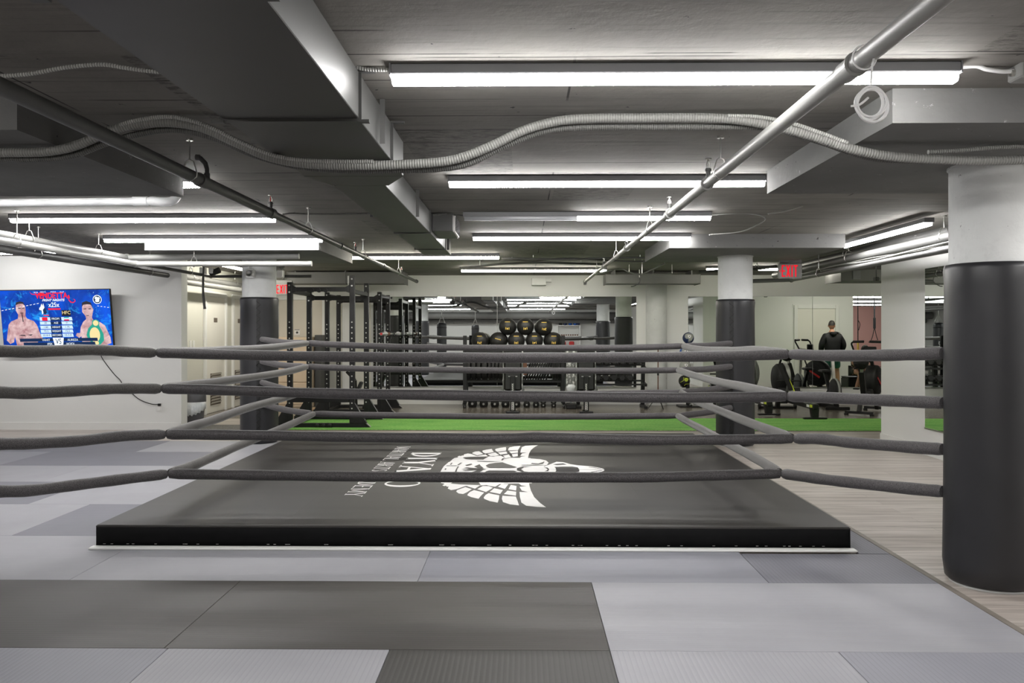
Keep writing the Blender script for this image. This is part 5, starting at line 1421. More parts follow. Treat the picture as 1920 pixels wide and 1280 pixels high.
r1 = power_rack('black power rack nearest the ring, with two chrome rods on its tall right post', 12.18, 13.28, (2.155, 2.25, 2.07, 2.20))
kb = MB()
for x in (-3.13, -3.03, -2.93): kb.mark(); kb.cyl((x, 12.12, 2.03), (x, 12.16, 2.03), 0.03, n=14)
kb.build('storage_knob', 'black_metal', r1)
for x in (-2.608, -2.585): MB().cyl((x, 12.20, 2.06), (x, 12.20, 2.25), 0.006, n=8).build('chrome_rod', 'steel', r1)
MB().bbox(-3.43, -2.58, 12.15, 12.21, 0.37, 0.44, 0.004).build('lower_crossmember', 'black_metal', r1)
kn = MB()
for i in range(3): kn.mark(); kn.sph((-3.05 + 0.095 * i, 12.12, 0.032), 0.028, 14, 8)
kn.build('foot_knob', 'rubber', r1)
r1.location.z = 0.0165
r2 = power_rack('black power rack standing against the mirror, holding a barbell on its right side', 14.5, 15.4, (2.13, 2.135, 2.12, 2.12))
for y in (14.5, 15.4):
    MB().bar((-2.50, y, 1.36), (-2.27, y, 1.36), 0.05, 0.02).bar((-2.28, y, 1.35), (-2.28, y, 1.43), 0.05, 0.02).bar((-2.495, y, 1.30), (-2.495, y, 1.44), 0.06, 0.02).build('j_hook', 'black_metal', r2)
bb = thing('barbell', 'steel barbell with a red cap lying on the hooks of the rear power rack', 'barbell', (-2.36, 14.7, 1.395))
MB().cyl((-2.36, 14.06, 1.397), (-2.36, 15.44, 1.397), 0.014, n=12).build('shaft', 'steel', bb)
for (a, b) in ((13.63, 14.05), (15.45, 15.87)):
    MB().cyl((-2.36, a, 1.397), (-2.36, b, 1.397), 0.026, n=16).cyl((-2.36, (b if a < 15 else a) - 0.012, 1.397), (-2.36, (b if a < 15 else a) + 0.02, 1.397), 0.04, n=16).build('sleeve', 'steel', bb)
MB().cyl((-2.36, 13.618, 1.397), (-2.36, 13.63, 1.397), 0.022, n=14).build('end_cap', 'red', bb)
MB().cyl((-2.36, 14.30, 1.397), (-2.36, 14.40, 1.397), 0.030, n=14).build('bar_collar', 'rust', bb)
bl = thing('weight_bench', 'black folded bench leaning inside the racks, low by the wall', 'bench', P(672, 745, 14.9))
MB().bar(P(650, 696, 14.8), P(666, 713, 14.8), 0.04, 0.05).bar(P(666, 713, 14.8), P(668, 768, 14.9), 0.05, 0.05).build('frame', 'black_metal', bl)
MB().bar(P(678, 716, 14.9), P(670, 735, 14.9), 0.16, 0.05).build('pad', 'leather', bl)
sm = thing('hand_weight', 'small silver and black hand weight on the floor among the racks', 'dumbbell', P(672, 757, 15.0))
q = P(672, 757, 15.0); MB().cyl((q.x - 0.1, 15.0, 0.05), (q.x + 0.1, 15.0, 0.05), 0.016).build('handle', 'steel', sm)
for s in (-1, 1): MB().cyl((q.x + s * 0.08, 15.0, 0.05), (q.x + s * 0.14, 15.0, 0.05), 0.05, n=6).build('head', 'rubber', sm)
tag(MB().bbox(P(565, 770, 15.2).x, P(600, 770, 15.2).x, 14.85, 15.3, 0.0, 0.02, 0.004).build('exercise_pad', 'carton'), 'flat tan pad on the floor between the racks and the filing cabinet', 'pad')

# behind the racks
fc = thing('filing_cabinet', 'tan filing cabinet behind the racks, under the star notice', 'cabinet', (P(553, 700, 15.6).x, 15.8, 0))
a, b = P(516, 700, 15.6).x, P(586, 700, 15.6).x
MB().bbox(a, b, 15.6, 16.12, 0.0, 1.33, 0.006).build('body', 'cabinet', fc)
for i in range(3):
    z0 = 0.05 + i * 0.425
    dr = MB().bbox(a + 0.012, b - 0.012, 15.585, 15.602, z0, z0 + 0.405, 0.004).build('drawer', 'cabinet', fc)
    x = (a + b) / 2; MB().box(x - 0.13, x + 0.13, 15.580, 15.586, z0 + 0.27, z0 + 0.30).build('recessed_handle', 'louver_dark', dr)
gl = thing('storage_locker', 'narrow grey locker between the filing cabinet and the wall panels', 'locker', (P(597, 700, 15.8).x, 15.9, 0))
a, b = P(590, 700, 15.7).x, P(603, 700, 15.7).x
MB().bbox(a, b, 15.7, 16.1, 0, 1.37, 0.004).build('body', 'duct', gl)
nt_ = thing('wall_notice', 'small square notice with a black star on the beige door', 'notice', P(557, 622, D - 0.03))
q = P(557, 622, 16.17); MB().box(q.x - 0.055, q.x + 0.055, 16.172, 16.178, q.z - 0.06, q.z + 0.05).build('sheet', 'print', nt_)
MB().box(q.x - 0.05, q.x + 0.05, 16.169, 16.172, q.z + 0.035, q.z + 0.046).build('heading', 'rubber', nt_)
s5 = [(q.x + (0.036 if i % 2 == 0 else 0.015) * math.sin(i * PI / 5), 16.1695, q.z - 0.012 + (0.036 if i % 2 == 0 else 0.015) * math.cos(i * PI / 5)) for i in range(10)]
MB().poly(s5, (0, 0.002, 0)).build('star', 'rubber', nt_)
q = P(601, 559, 16.15); tag(MB().box(q.x - 0.03, q.x + 0.03, 16.13, 16.15, q.z - 0.015, q.z + 0.01).build('door_closer', 'louver_dark'), 'small dark closer at the top right corner of the beige door', 'door closer')
for i, (u0, u1) in enumerate(((611, 640), (640.5, 661), (661.5, 694))):
    a, b = P(u0, 600, 16.1).x, P(u1, 600, 16.1).x
    tag(MB().bbox(a, b, 16.15, 16.19, 0.11, 2.06, 0.004).build('wall_panel', ['wall_cream', 'wall', 'wall_cream'][i]), ['wide cream wall panel right of the beige door, behind the racks', 'narrow white wall panel behind the racks', 'cream wall panel ending at the mirror edge'][i], 'wall panel')


# ball cart with plates and kettlebells
cart = thing('storage_cart', 'black wheeled storage cart in front of the mirror, medicine balls on top', 'storage rack', (P(964, 700, 15.5).x, 15.5, 0))
xa, xb = P(873, 700, 15.5).x, P(1055, 700, 15.5).x
for x in (xa, xb):
    for y in (15.34, 15.72):
        MB().bbox(x - 0.035, x + 0.035, y - 0.03, y + 0.03, 0.10, 1.36 if y < 15.5 else 1.15, 0.005).build('post', 'black_metal', cart)
    MB().bbox(x - 0.03, x + 0.03, 15.37, 15.69, 0.10, 0.16, 0.004).build('side_rail', 'black_metal', cart)
for (z, y) in ((1.06, 15.38), (1.06, 15.66), (0.50, 15.36), (0.50, 15.70), (0.145, 15.36), (0.145, 15.70)):
    MB().bbox(xa + 0.036, xb - 0.036, y - 0.015, y + 0.015, z - 0.02, z + 0.02, 0.004).build('shelf_rail', 'black_metal', cart)
for x in (xa - 0.02, xb + 0.02):
    for y in (15.36, 15.70):
        cs_ = MB().cyl((x, y, 0.09), (x, y, 0.13), 0.02, n=10).bar((x, y, 0.10), (x, y - 0.02, 0.045), 0.05, 0.03).build('caster_fork', 'black_metal', cart)
        MB().cyl((x - 0.016, y - 0.01, 0.046), (x + 0.016, y - 0.01, 0.046), 0.045, n=20).build('caster_wheel', 'rubber', cs_)
        MB().cyl((x - 0.019, y - 0.01, 0.046), (x + 0.019, y - 0.01, 0.046), 0.026, n=14).build('caster_hub', 'print', cs_)


def med_ball(c, r, num, label, rot=0.0, grp='black medicine balls on the cart'):
    o = thing('medicine_ball', label, 'medicine ball', c, 0, grp)
    MB().sph((0, 0, 0), r, 32, 20).build('ball_shell', 'leather', o, local=True)
    sm_ = MB()
    for ax in (0.0, PI / 2):
        pts = [((r + 0.0005) * math.sin(t) * math.cos(ax + 0.4 + rot), (r + 0.0005) * math.sin(t) * math.sin(ax + 0.4 + rot), (r + 0.0005) * math.cos(t)) for t in [PI * i / 24 for i in range(25)]]
        sm_.mark(); sm_.tube(pts, 0.0018, 5)
    sm_.build('seam', 'rubber', o, local=True)
    if num:
        e = __import__('mathutils').Euler((PI / 2 + 0.18, PI + 0.12 * rot, 0))
        text(num, 0.062, Vector(c) + Vector((0.0, -r * 0.992, -0.035)), e, 'yellow', o, 'weight_number', bold=0.001)
    # arched maker's line near the top of the ball
    ln = MB(); an0 = 0.55 if num else 0.2
    for i in range(8):
        a = (i - 3.5) * 0.085
        th = PI / 2 - an0 + (0.25 * a if not num else 0)
        for (da, hh) in ((0.0, 0.016),):
            p0 = Vector((math.sin(a) * math.sin(th) * r, -math.cos(a) * math.sin(th) * r, r * math.cos(th))) * 1.004
            ln.mark() if False else None
            ln.bar(p0 - Vector((0.006, 0, 0)), p0 + Vector((0.006, 0, 0)), 0.002, hh if i % 2 else hh * 0.6)
    ln.build('maker_lettering', 'yellow', o, local=True)
    return o


MR = 0.163
for (x, y, n, lb, ro) in ((951.6, 612, '181', 'left ball of the upper row of three, marked 181', 0.3), (985, 612, '181', 'middle ball of the upper row of three', -0.4), (1019.6, 613, '201', 'right ball of the upper row of three, marked 201', 0.8),
                          (899.7, 638.5, '201', 'lower row of medicine balls, leftmost, by the cart post', 1.2), (933.8, 638.5, '', 'lower row of medicine balls, second from left, turned so no number shows', 2.0),
                          (968, 638.5, '181', 'lower row of medicine balls, the middle one', 0.1), (1002, 638.5, '141', 'lower row of medicine balls, second from right, marked 141', -0.6), (1037.8, 638.5, '181', 'lower row of medicine balls, rightmost', 0.5)):
    med_ball(P(x, y, 15.52), MR, n, 'black medicine ball, ' + lb, ro)

gp = 'bumper plates standing on the cart'
pl = [(875.6, 883), (884.8, 893), (894.7, 901.8), (904, 914), (916, 921.4), (922.3, 928), (929, 934.6), (935.6, 943)]
names_ = ['leftmost', 'second from left', 'third from left', 'fourth from left', 'fifth from left', 'sixth from left', 'seventh from left', 'next to the plastic-wrapped bench']
for (u0, u1), nm in zip(pl, names_):
    a, b = P(u0, 690, 15.53).x, P(u1, 690, 15.53).x; c = Vector(((a + b) / 2, 15.53, 0.745))
    o = thing('weight_plate', 'thick bumper plate standing on the left half of the cart, ' + nm, 'weight plate', c, 0, gp)
    h = (b - a) / 2
    MB().lathe([(0.025, -h), (0.12, -h), (0.13, -h + 0.008), (0.19, -h + 0.008), (0.20, -h), (0.22, -h + 0.002), (0.225, -h + 0.008), (0.225, h - 0.008), (0.22, h - 0.002), (0.2, h), (0.025, h)], (0, 0, 0), (1, 0, 0), n=32).build('plate_disc', 'rubber', o, local=True)
    MB().cyl((-h - 0.001, 0, 0), (h + 0.001, 0, 0), 0.03, n=18).build('hub', 'steel', o, local=True)
base_plate = None
for i in range(16):
    up = i >= 9
    u = (992 + i * 4.9) if not up else (1037 + (i - 9) * 2.9)
    x = P(u, 690, 15.53).x; tl = 0.0 if up else 0.42
    r_ = 0.20
    if base_plate is None:
        o = thing('weight_plate', '', 'weight plate', (x, 15.53, 0.715), 0, 'thin plates at the right of the cart')
        MB().lathe([(0.026, -0.011), (0.19, -0.011), (r_, -0.006), (r_, 0.006), (0.19, 0.011), (0.026, 0.011)], (0, 0, 0), (1, 0, 0), n=28).build('plate_disc', 'rubber', o, local=True)
        MB().cyl((-0.013, 0, 0), (0.013, 0, 0), 0.032, n=18).build('hub', 'steel', o, local=True)
        base_plate = o
    else: o = dup(base_plate)
    o.location = (x, 15.53, 0.72 - (0 if up else 0.018)); o.rotation_euler = (0, tl, 0)
    o['label'] = ('thin upright plate, number %s from the right post of the cart' % ['seven', 'six', 'five', 'four', 'three', 'two', 'one'][i - 9]) if up else \
        ('thin leaning plate on the cart, %s from the left in the slanted row' % ['first', 'second', 'third', 'fourth', 'fifth', 'sixth', 'seventh', 'eighth', 'last'][i])
tag(MB().bbox(P(981, 690, 15.45).x, P(988, 690, 15.45).x, 15.40, 15.55, 0.62, 0.86, 0.004).build('small_box', 'rust'), 'small brown box left of the slanted thin plates', 'box')


def kettlebell(x, y, r, label, tall=False):
    o = thing('kettlebell', label, 'kettlebell', (x, y, 0), 0, 'kettlebells under the cart')
    MB().lathe([(r * 0.62, 0.0), (r * 0.85, r * 0.12), (r, r * 0.75), (r * 0.93, r * 1.25), (r * 0.62, r * 1.72), (r * 0.3, r * 1.9)], n=26).build('bell', 'rubber', o, local=True)
    hw = r * 0.78; zt = r * 2.75
    pts = [(-r * 0.42, 0, r * 1.55), (-hw, 0, r * 2.1), (-hw * 0.92, 0, zt - 0.01), (-hw * 0.5, 0, zt + 0.008), (hw * 0.5, 0, zt + 0.008), (hw * 0.92, 0, zt - 0.01), (hw, 0, r * 2.1), (r * 0.42, 0, r * 1.55)]
    MB().tube(pts, 0.016, 12, sub=4).build('handle', 'rubber', o, local=True)
    MB().cyl((0, -r * 1.005, r * 0.85), (0, -r * 0.96, r * 0.85), r * 0.28, n=6).build('weight_mark', 'steel', o, local=True)
    return o


for (u, r_, lb) in ((886, 0.088, 'leftmost and largest kettlebell on the floor'), (907, 0.082, 'second kettlebell from the left'), (928, 0.082, 'third kettlebell from the left'),
                    (948, 0.078, 'kettlebell just left of the first wrapped bench'), (968.5, 0.076, 'kettlebell partly hidden behind the foot of the first wrapped bench'), (987.6, 0.066, 'kettlebell just right of the first wrapped bench'),
                    (1005, 0.062, 'third kettlebell from the right'), (1018.7, 0.052, 'small kettlebell, second from the right'), (1038, 0.05, 'small rightmost kettlebell with a wide open handle')):
    kettlebell(P(u, 760, 15.56).x, 15.56, r_, 'black ' + lb + (' under the cart' if 'floor' not in lb else ' under the cart'))


# benches stored upright in clear film
def stored_bench(u, label, dark=False):
    c = P(u, 700, 14.5); o = thing('weight_bench', label, 'bench', (c.x, 14.5, 0), 0, 'benches stored upright in plastic film')
    MB().bbox(-0.162, 0.162, -0.04, 0.04, 0.39, 1.12, 0.035).build('back_pad', 'leather', o, local=True)
    MB().bbox(-0.13, 0.13, 0.05, 0.11, 0.36, 0.75, 0.02).build('seat_pad', 'leather', o, local=True)
    fm = MB(); rnd = random.Random(int(u))
    for s in (-1, 1):
        fm.mark(); pts = []
        for i in range(13):
            z = 0.36 + i * 0.063
            pts.append((s * (0.175 + 0.012 * rnd.random() + (0.02 if i < 2 else 0)), -0.03, z))
        vs = pts + [(s * 0.158, -0.045, p[2]) for p in pts]
        fm._add(vs, [(i, i + 1, i + 14, i + 13) for i in range(12)], True)
    fmo = fm.build('clear_film', 'film', o, local=True)
    for q_ in (fmo if isinstance(fmo, list) else [fmo]):
        s_ = q_.modifiers.new('solid', 'SOLIDIFY'); s_.thickness = 0.004
    top = MB(); top.bbox(-0.15, 0.15, -0.05, 0.05, 1.10, 1.15, 0.02); top.build('film_top', 'film', o, local=True)
    MB().bbox(-0.045, 0.045, -0.10, -0.045, 0.02, 0.66, 0.006).build('spine', 'black_metal', o, local=True)
    MB().box(-0.08, 0.08, -0.062, -0.045, 0.64, 0.655).build('hinge_bar', 'steel', o, local=True)
    MB().bbox(-0.12, 0.12, -0.14, -0.03, 0.0, 0.04, 0.008).bbox(-0.05, 0.05, -0.10, 0.12, 0.0, 0.05, 0.006).build('foot', 'black_metal', o, local=True)
    lb_ = MB().box(-0.022, 0.022, -0.103, -0.100, 0.06, 0.20).build('label_strip', 'print', o, local=True)
    text('RAWX', 0.044, (c.x, 14.5 - 0.1045, 0.13), __import__('mathutils').Euler((PI / 2, -PI / 2, 0)), 'rubber', o, 'label_lettering', bold=0.001)
    text('RAWX', 0.044, (c.x, 14.5 - 0.1045, 0.46), __import__('mathutils').Euler((PI / 2, -PI / 2, 0)), 'print', o, 'label_lettering', bold=0.001)
    return o


stored_bench(961.5, 'black bench stored upright in clear plastic film, before the medicine ball cart')
stored_bench(1098.5, 'black bench stored upright in clear plastic film, before the dumbbell rack')
wp = thing('wrapped_package', 'grey package wrapped in glossy film between the cart and the second upright bench', 'package', (P(1071, 700, 15.2).x, 15.25, 0))
MB().bbox(-0.09, 0.09, -0.06, 0.06, 0.40, 1.10, 0.03).build('package_body', 'film', wp, local=True)
MB().lathe([(0.01, 0.10), (0.05, 0.2), (0.085, 0.36), (0.10, 0.40), (0.085, 0.46)], (0, 0, 0.0), n=10).build('twisted_end', 'bag_clear', wp, local=True)
MB().bbox(-0.10, 0.10, -0.08, 0.08, 0.0, 0.11, 0.02).build('base', 'rubber', wp, local=True)

# dumbbell rack
dx0, dx1 = P(1086, 700, 15.4).x, P(1209, 700, 15.4).x
dr_ = thing('dumbbell_rack', 'black two-tier dumbbell rack right of the upright benches', 'dumbbell rack', ((dx0 + dx1) / 2, 15.45, 0))
for x in (dx0, dx1):
    MB().bar((x, 15.70, 0.02), (x, 15.60, 1.0), 0.07, 0.07).build('post', 'black_metal', dr_)
    MB().bbox(x - 0.035, x + 0.035, 15.25, 15.85, 0.0, 0.05, 0.006).build('foot', 'black_metal', dr_)
for (z, y) in ((0.79, 15.42), (0.49, 15.42)):
    for dy in (-0.10, 0.10):
        MB().bar((dx0, y + dy, z - 0.01 + dy * 0.3), (dx1, y + dy, z - 0.01 + dy * 0.3), 0.05, 0.03).build('shelf_rail', 'black_metal', dr_)
    for x in (dx0, dx1): MB().bar((x, 15.64, z - 0.02), (x, 15.28, z - 0.05), 0.05, 0.05).build('shelf_bracket', 'black_metal', dr_)
base = None
for t, (z, nm) in enumerate(((0.865, 'upper'), (0.565, 'lower'))):
    us = [1122 + i * 14.6 for i in range(6)] if t == 0 else [1119.6 + i * 15.1 for i in range(5)]
    for i, u in enumerate(us):
        x = P(u, 700, 15.42).x
        if x > dx1 - 0.09: continue
        if base is None:
            base = thing('dumbbell', '', 'dumbbell', (x, 15.42, z), 0, 'rubber hex dumbbells on the rack')
            MB().cyl((0, -0.075, 0), (0, 0.075, 0), 0.016, n=12).build('handle', 'steel', base, local=True)
            for s in (-1, 1):
                MB().lathe([(0.045, s * 0.065), (0.064, s * 0.08), (0.064, s * 0.13), (0.05, s * 0.145)], (0, 0, 0), (0, 1, 0), n=6, smooth=False).build('head', 'rubber', base, local=True)
            o = base
        else: o = dup(base, loc=(x, 15.42, z))
        o['label'] = 'black hex dumbbell on the %s tier of the rack, %s from the left' % (nm, ['first', 'second', 'third', 'fourth', 'fifth', 'sixth', 'seventh'][i])
        o.rotation_euler = (-0.06, 0, 0)

tp = thing('tripod', 'thin black tripod standing before the white column', 'tripod', (P(1233, 760, 15.4).x, 15.35, 0))
MB().cyl((0, 0, 0.12), (0, 0, 1.2), 0.010, n=10).build('pole', 'rust', tp, local=True)
for i, z in enumerate((0.62, 1.0)): MB().cyl((0, 0, z), (0, 0, z + 0.05), 0.018, n=10).build('clamp', 'rubber', tp, local=True)
for k in range(3):
    a = -PI / 2 + k * 2 * PI / 3 + 0.4
    MB().bar((0, 0, 0.26), (0.18 * math.cos(a), 0.18 * math.sin(a), 0.006), 0.014, 0.012).build('leg', 'rubber', tp, local=True)

# tree of small medicine balls
bx = P(1292, 700, 15.7).x
bt = thing('ball_stand', 'narrow black stand holding small medicine balls beside the right mirror', 'ball stand', (bx, 15.75, 0))
MB().bbox(-0.03, 0.03, 0.05, 0.11, 0.03, 1.24, 0.005).build('post', 'black_metal', bt, local=True)
MB().bbox(-0.20, 0.22, -0.22, 0.20, 0.0, 0.03, 0.006).bar((0, -0.2, 0.03), (0, 0.08, 0.14), 0.06, 0.04).build('base', 'black_metal', bt, local=True)
for i, (u, y) in enumerate(((1290.5, 633.5), (1284.5, 661), (1284.5, 687), (1283, 714))):
    q = P(u, y, 15.66); MB().bar((q.x - bx, 0.06, q.z - 0.10), (q.x - bx, -0.16, q.z - 0.115), 0.10, 0.012).bar((q.x - bx - 0.03, 0.06, q.z - 0.11), (0.03, 0.06, q.z - 0.11), 0.03, 0.03).build('cradle', 'black_metal', bt, local=True)
    lb = ['grey and dark blue medicine ball, topmost on the narrow stand', 'blue medicine ball mostly hidden behind the ropes, second on the stand', 'grey and blue medicine ball, third down on the stand', 'black medicine ball with acid yellow lines, lowest on the stand'][i]
    o = thing('medicine_ball', lb, 'medicine ball', q, 0, 'small medicine balls on the stand')
    r_ = 0.108
    MB().sph((0, 0, 0), r_, 26, 18).build('ball_shell', ['navy', 'blue', 'ball_grey', 'rubber'][i], o, local=True)
    # coloured caps lying on the shell
    cap = MB()
    def patch(mb, dirv, ang, rr):
        d = Vector(dirv).normalized(); a_, u_ = frame_axes(d); vs = [d * rr]; n_ = 18; rings = 4
        for k in range(1, rings + 1):
            for j in range(n_):
                th = ang * k / rings * (1 + 0.16 * math.sin(3 * 2 * PI * j / n_)); ph = 2 * PI * j / n_
                vs.append((d * math.cos(th) + (a_ * math.cos(ph) + u_ * math.sin(ph)) * math.sin(th)) * rr)
        fs = [(0, 1 + j, 1 + (j + 1) % n_) for j in range(n_)]
        for k in range(rings - 1):
            for j in range(n_): fs.append((1 + k * n_ + j, 1 + (k + 1) * n_ + j, 1 + (k + 1) * n_ + (j + 1) % n_, 1 + k * n_ + (j + 1) % n_))
        mb._add(vs, fs, True)
    if i < 3:
        patch(cap, (0.05, -1, 0.25), 0.85, r_ + 0.0012)
        c1 = cap.build('ball_panel', ['ball_grey', 'ball_grey', 'ball_grey'][i], o, local=True)
        cap = MB(); patch(cap, (-0.5, -1, -0.45), 0.30, r_ + 0.002); cap.build('ball_panel', 'navy' if i != 2 else 'blue', o, local=True)
        cap = MB(); patch(cap, (0.02, -1, 0.3), 0.26, r_ + 0.003); cap.build('ball_badge', 'print', o, local=True)
        cap = MB(); patch(cap, (0.02, -1, 0.3), 0.10, r_ + 0.004); cap.build('badge_centre', 'navy', o, local=True)
    else:
        ln = MB()
        for (a0, e0, a1, e1) in ((-0.9, -0.2, -0.35, 0.1), (-0.35, 0.1, -0.3, 0.75), (-0.2, -0.9, 0.1, -0.5), (0.1, -0.5, 0.8, -0.45), (0.45, 0.6, 0.9, 0.2)):
            ln.mark(); pts = []
            for k in range(7):
                a = a0 + (a1 - a0) * k / 6; e = e0 + (e1 - e0) * k / 6
                pts.append(Vector((math.sin(a) * math.cos(e), -math.cos(a) * math.cos(e), math.sin(e))) * (r_ + 0.0015))
            ln.tube(pts, 0.003, 6)
        ln.build('yellow_line', 'acid', o, local=True)
        ln = MB(); cc = Vector((0.15, -1, 0.3)).normalized(); a_, u_ = frame_axes(cc)
        for ang in (0.30, 0.16):
            ln.mark(); ln.tube([(cc * math.cos(ang) + (a_ * math.cos(t) + u_ * math.sin(t)) * math.sin(ang)) * (r_ + 0.002) for t in [2 * PI * k / 20 for k in range(21)]], 0.004 if ang > 0.2 else 0.008, 6)
        ln.build('yellow_ring', 'acid', o, local=True)


# rowing machines, built with the rear foot at the origin and the flywheel towards +Y
def rower(x, y, label, rz=0.0):
    o = thing('rowing_machine', label, 'rowing machine', (x, y, 0), rz, 'rowing machines')

    def B(mb, n, m, p=None): return mb.build(n, m, p or o, local=True)
    B(MB().bbox(-0.19, 0.19, -0.03, 0.04, 0.016, 0.045, 0.006), 'rear_foot', 'black_metal')
    B(MB().poly([(-0.05, -0.02, 0.045), (0.05, -0.02, 0.045), (0.06, -0.02, 0.20), (-0.075, -0.02, 0.20)], (0, 0.09, 0)), 'rear_leg', 'black_metal')
    rail = B(MB().bbox(-0.05, 0.05, -0.04, 1.62, 0.17, 0.26, 0.012), 'rail', 'black_metal')
    B(MB().box(-0.0515, -0.050, -0.01, 0.10, 0.185, 0.245), 'rail_badge', 'acid', rail)
    B(MB().box(-0.0515, -0.050, 0.13, 0.26, 0.195, 0.235), 'rail_badge', 'print', rail)
    seat = B(MB().bbox(-0.15, 0.15, 0.92, 1.16, 0.31, 0.36, 0.02).bbox(-0.06, 0.06, 0.96, 1.12, 0.26, 0.31, 0.01), 'seat', 'rubber')
    for s in (-1, 1):
        B(MB().bar((s * 0.13, 1.18, 0.17), (s * 0.13, 1.32, 0.43), 0.12, 0.03), 'footplate', 'rubber')
        B(MB().bar((s * 0.13, 1.16, 0.35), (s * 0.13, 1.20, 0.37), 0.13, 0.03), 'foot_strap', 'black_metal')
    B(MB().lathe([(0.05, -0.12), (0.22, -0.12), (0.265, -0.07), (0.27, 0.0), (0.265, 0.09), (0.2, 0.13), (0.05, 0.13)], (0, 1.78, 0.58), (1, 0, 0), n=36), 'flywheel_cage', 'rubber')
    B(MB().lathe([(0.268, 0.03), (0.276, 0.035), (0.276, 0.095), (0.268, 0.10)], (0, 1.78, 0.58), (1, 0, 0), n=36), 'flywheel_band', 'ball_grey')
    B(MB().bar((-0.13, 1.40, 0.86), (0.02, 1.22, 0.40), 0.07, 0.07), 'chain_guide', 'black_metal')
    B(MB().bar((-0.02, 1.30, 0.62), (0.06, 1.15, 0.34), 0.012, 0.02), 'yellow_stripe', 'acid')
    B(MB().bar((0, 1.85, 0.60), (0, 1.98, 0.04), 0.09, 0.07).bar((0, 1.60, 0.22), (0, 1.80, 0.42), 0.09, 0.09), 'front_leg', 'black_metal')
    B(MB().bbox(-0.30, 0.30, 1.95, 2.02, 0.0, 0.045, 0.008), 'front_foot', 'black_metal')
    for s in (-1, 1): B(MB().cyl((s * 0.31, 1.985, 0.045), (s * 0.35, 1.985, 0.045), 0.045, n=16), 'transport_wheel', 'rubber')
    B(MB().bar((-0.05, 1.70, 0.84), (-0.06, 1.45, 1.05), 0.03, 0.03), 'monitor_arm', 'black_metal')
    B(MB().bbox(-0.13, 0.02, 1.43, 1.46, 0.99, 1.12, 0.01), 'monitor', 'rubber')
    B(MB().cyl((-0.22, 1.30, 0.56), (0.22, 1.30, 0.56), 0.014, n=10), 'pull_handle', 'rubber')
    return o


rower(4.74, 13.40, 'rowing machine with a yellow badge, its rear foot on the turf')
rower(4.18, 14.02, 'rowing machine half hidden behind the far right padded column', 0.07)


def air_bike(x, y, rz, label):
    """origin under the rear stabiliser, fan towards +Y"""
    o = thing('exercise_bike', label, 'exercise bike', (x, y, 0), rz, 'exercise bikes')

    def B(mb, n, m, p=None): return mb.build(n, m, p or o, local=True)
    for (yy, nm) in ((0.0, 'rear_stabiliser'), (1.12, 'front_stabiliser')):
        st_ = B(MB().bbox(-0.23, 0.23, yy - 0.03, yy + 0.03, 0.03, 0.075, 0.008), nm, 'black_metal')
        for s in (-1, 1): B(MB().bbox(s * 0.21 - 0.03, s * 0.21 + 0.03, yy - 0.035, yy + 0.035, 0, 0.035, 0.006), 'foot_cap', 'rubber', st_)
    B(MB().bar((0, 0.0, 0.06), (0, 0.14, 0.34), 0.06, 0.08).bar((0, 0.12, 0.30), (0, 0.80, 0.34), 0.06, 0.08).bar((0, 1.12, 0.05), (0, 0.80, 0.40), 0.06, 0.08), 'frame', 'black_metal')
    B(MB().bar((0, 0.30, 0.30), (0, 0.16, 0.74), 0.075, 0.085), 'seat_tube', 'black_metal')
    B(MB().bar((0, 0.17, 0.72), (0, 0.13, 0.88), 0.045, 0.05), 'seat_post', 'steel')
    B(MB().lathe([(0.02, -0.13), (0.11, -0.08), (0.13, 0.0), (0.10, 0.08), (0.045, 0.17), (0.01, 0.2)], (0, 0.12, 0.91), (0, 1, 0), n=18).bbox(-0.10, 0.10, 0.0, 0.24, 0.86, 0.90, 0.02), 'seat', 'rubber')
    fan = B(MB().lathe([(0.05, -0.10), (0.24, -0.10), (0.275, -0.07), (0.285, 0.0), (0.275, 0.07), (0.24, 0.10), (0.05, 0.10)], (0, 0.86, 0.56), (1, 0, 0), n=40), 'fan_cage', 'rubber')
    for s in (-1, 1):
        w_ = MB()
        for rr in (0.09, 0.15, 0.21, 0.26):
            w_.mark(); w_.tube([(s * 0.108, 0.86 + rr * math.cos(t), 0.56 + rr * math.sin(t)) for t in [2 * PI * k / 32 for k in range(33)]], 0.003, 5)
        w_.build('cage_wire', 'black_metal', fan, local=True)
        B(MB().bar((s * 0.112, 0.72, 0.62), (s * 0.112, 0.98, 0.47), 0.003, 0.04), 'fan_badge', 'red', fan)
    for s in (-1, 1):
        B(MB().tube([(s * 0.16, 0.78, 0.40), (s * 0.20, 0.72, 0.75), (s * 0.25, 0.56, 1.10), (s * 0.27, 0.50, 1.22), (s * 0.22, 0.47, 1.255)], 0.016, 10, sub=4), 'handle_arm', 'black_metal')
        B(MB().tube([(s * 0.235, 0.475, 1.255), (s * 0.05, 0.45, 1.26)], 0.022, 12), 'hand_grip', 'rubber')
        B(MB().bar((s * 0.09, 0.52, 0.33), (s * 0.09, 0.52 + s * 0.12, 0.33 - s * 0.10), 0.02, 0.03), 'crank_arm', 'steel')
        B(MB().bbox(s * 0.16 - 0.05, s * 0.16 + 0.05, 0.52 + s * 0.12 - 0.04, 0.52 + s * 0.12 + 0.04, 0.33 - s * 0.10 - 0.012, 0.33 - s * 0.10 + 0.012, 0.008), 'pedal', 'rubber')
    B(MB().cyl((-0.07, 0.52, 0.33), (0.07, 0.52, 0.33), 0.10, n=26), 'crank_guard', 'rubber')
    B(MB().bar((0, 0.80, 0.80), (0, 0.72, 1.08), 0.04, 0.05), 'monitor_mast', 'black_metal')
    B(MB().bbox(-0.10, 0.10, 0.66, 0.70, 1.03, 1.17, 0.012), 'monitor', 'rubber')
    return o


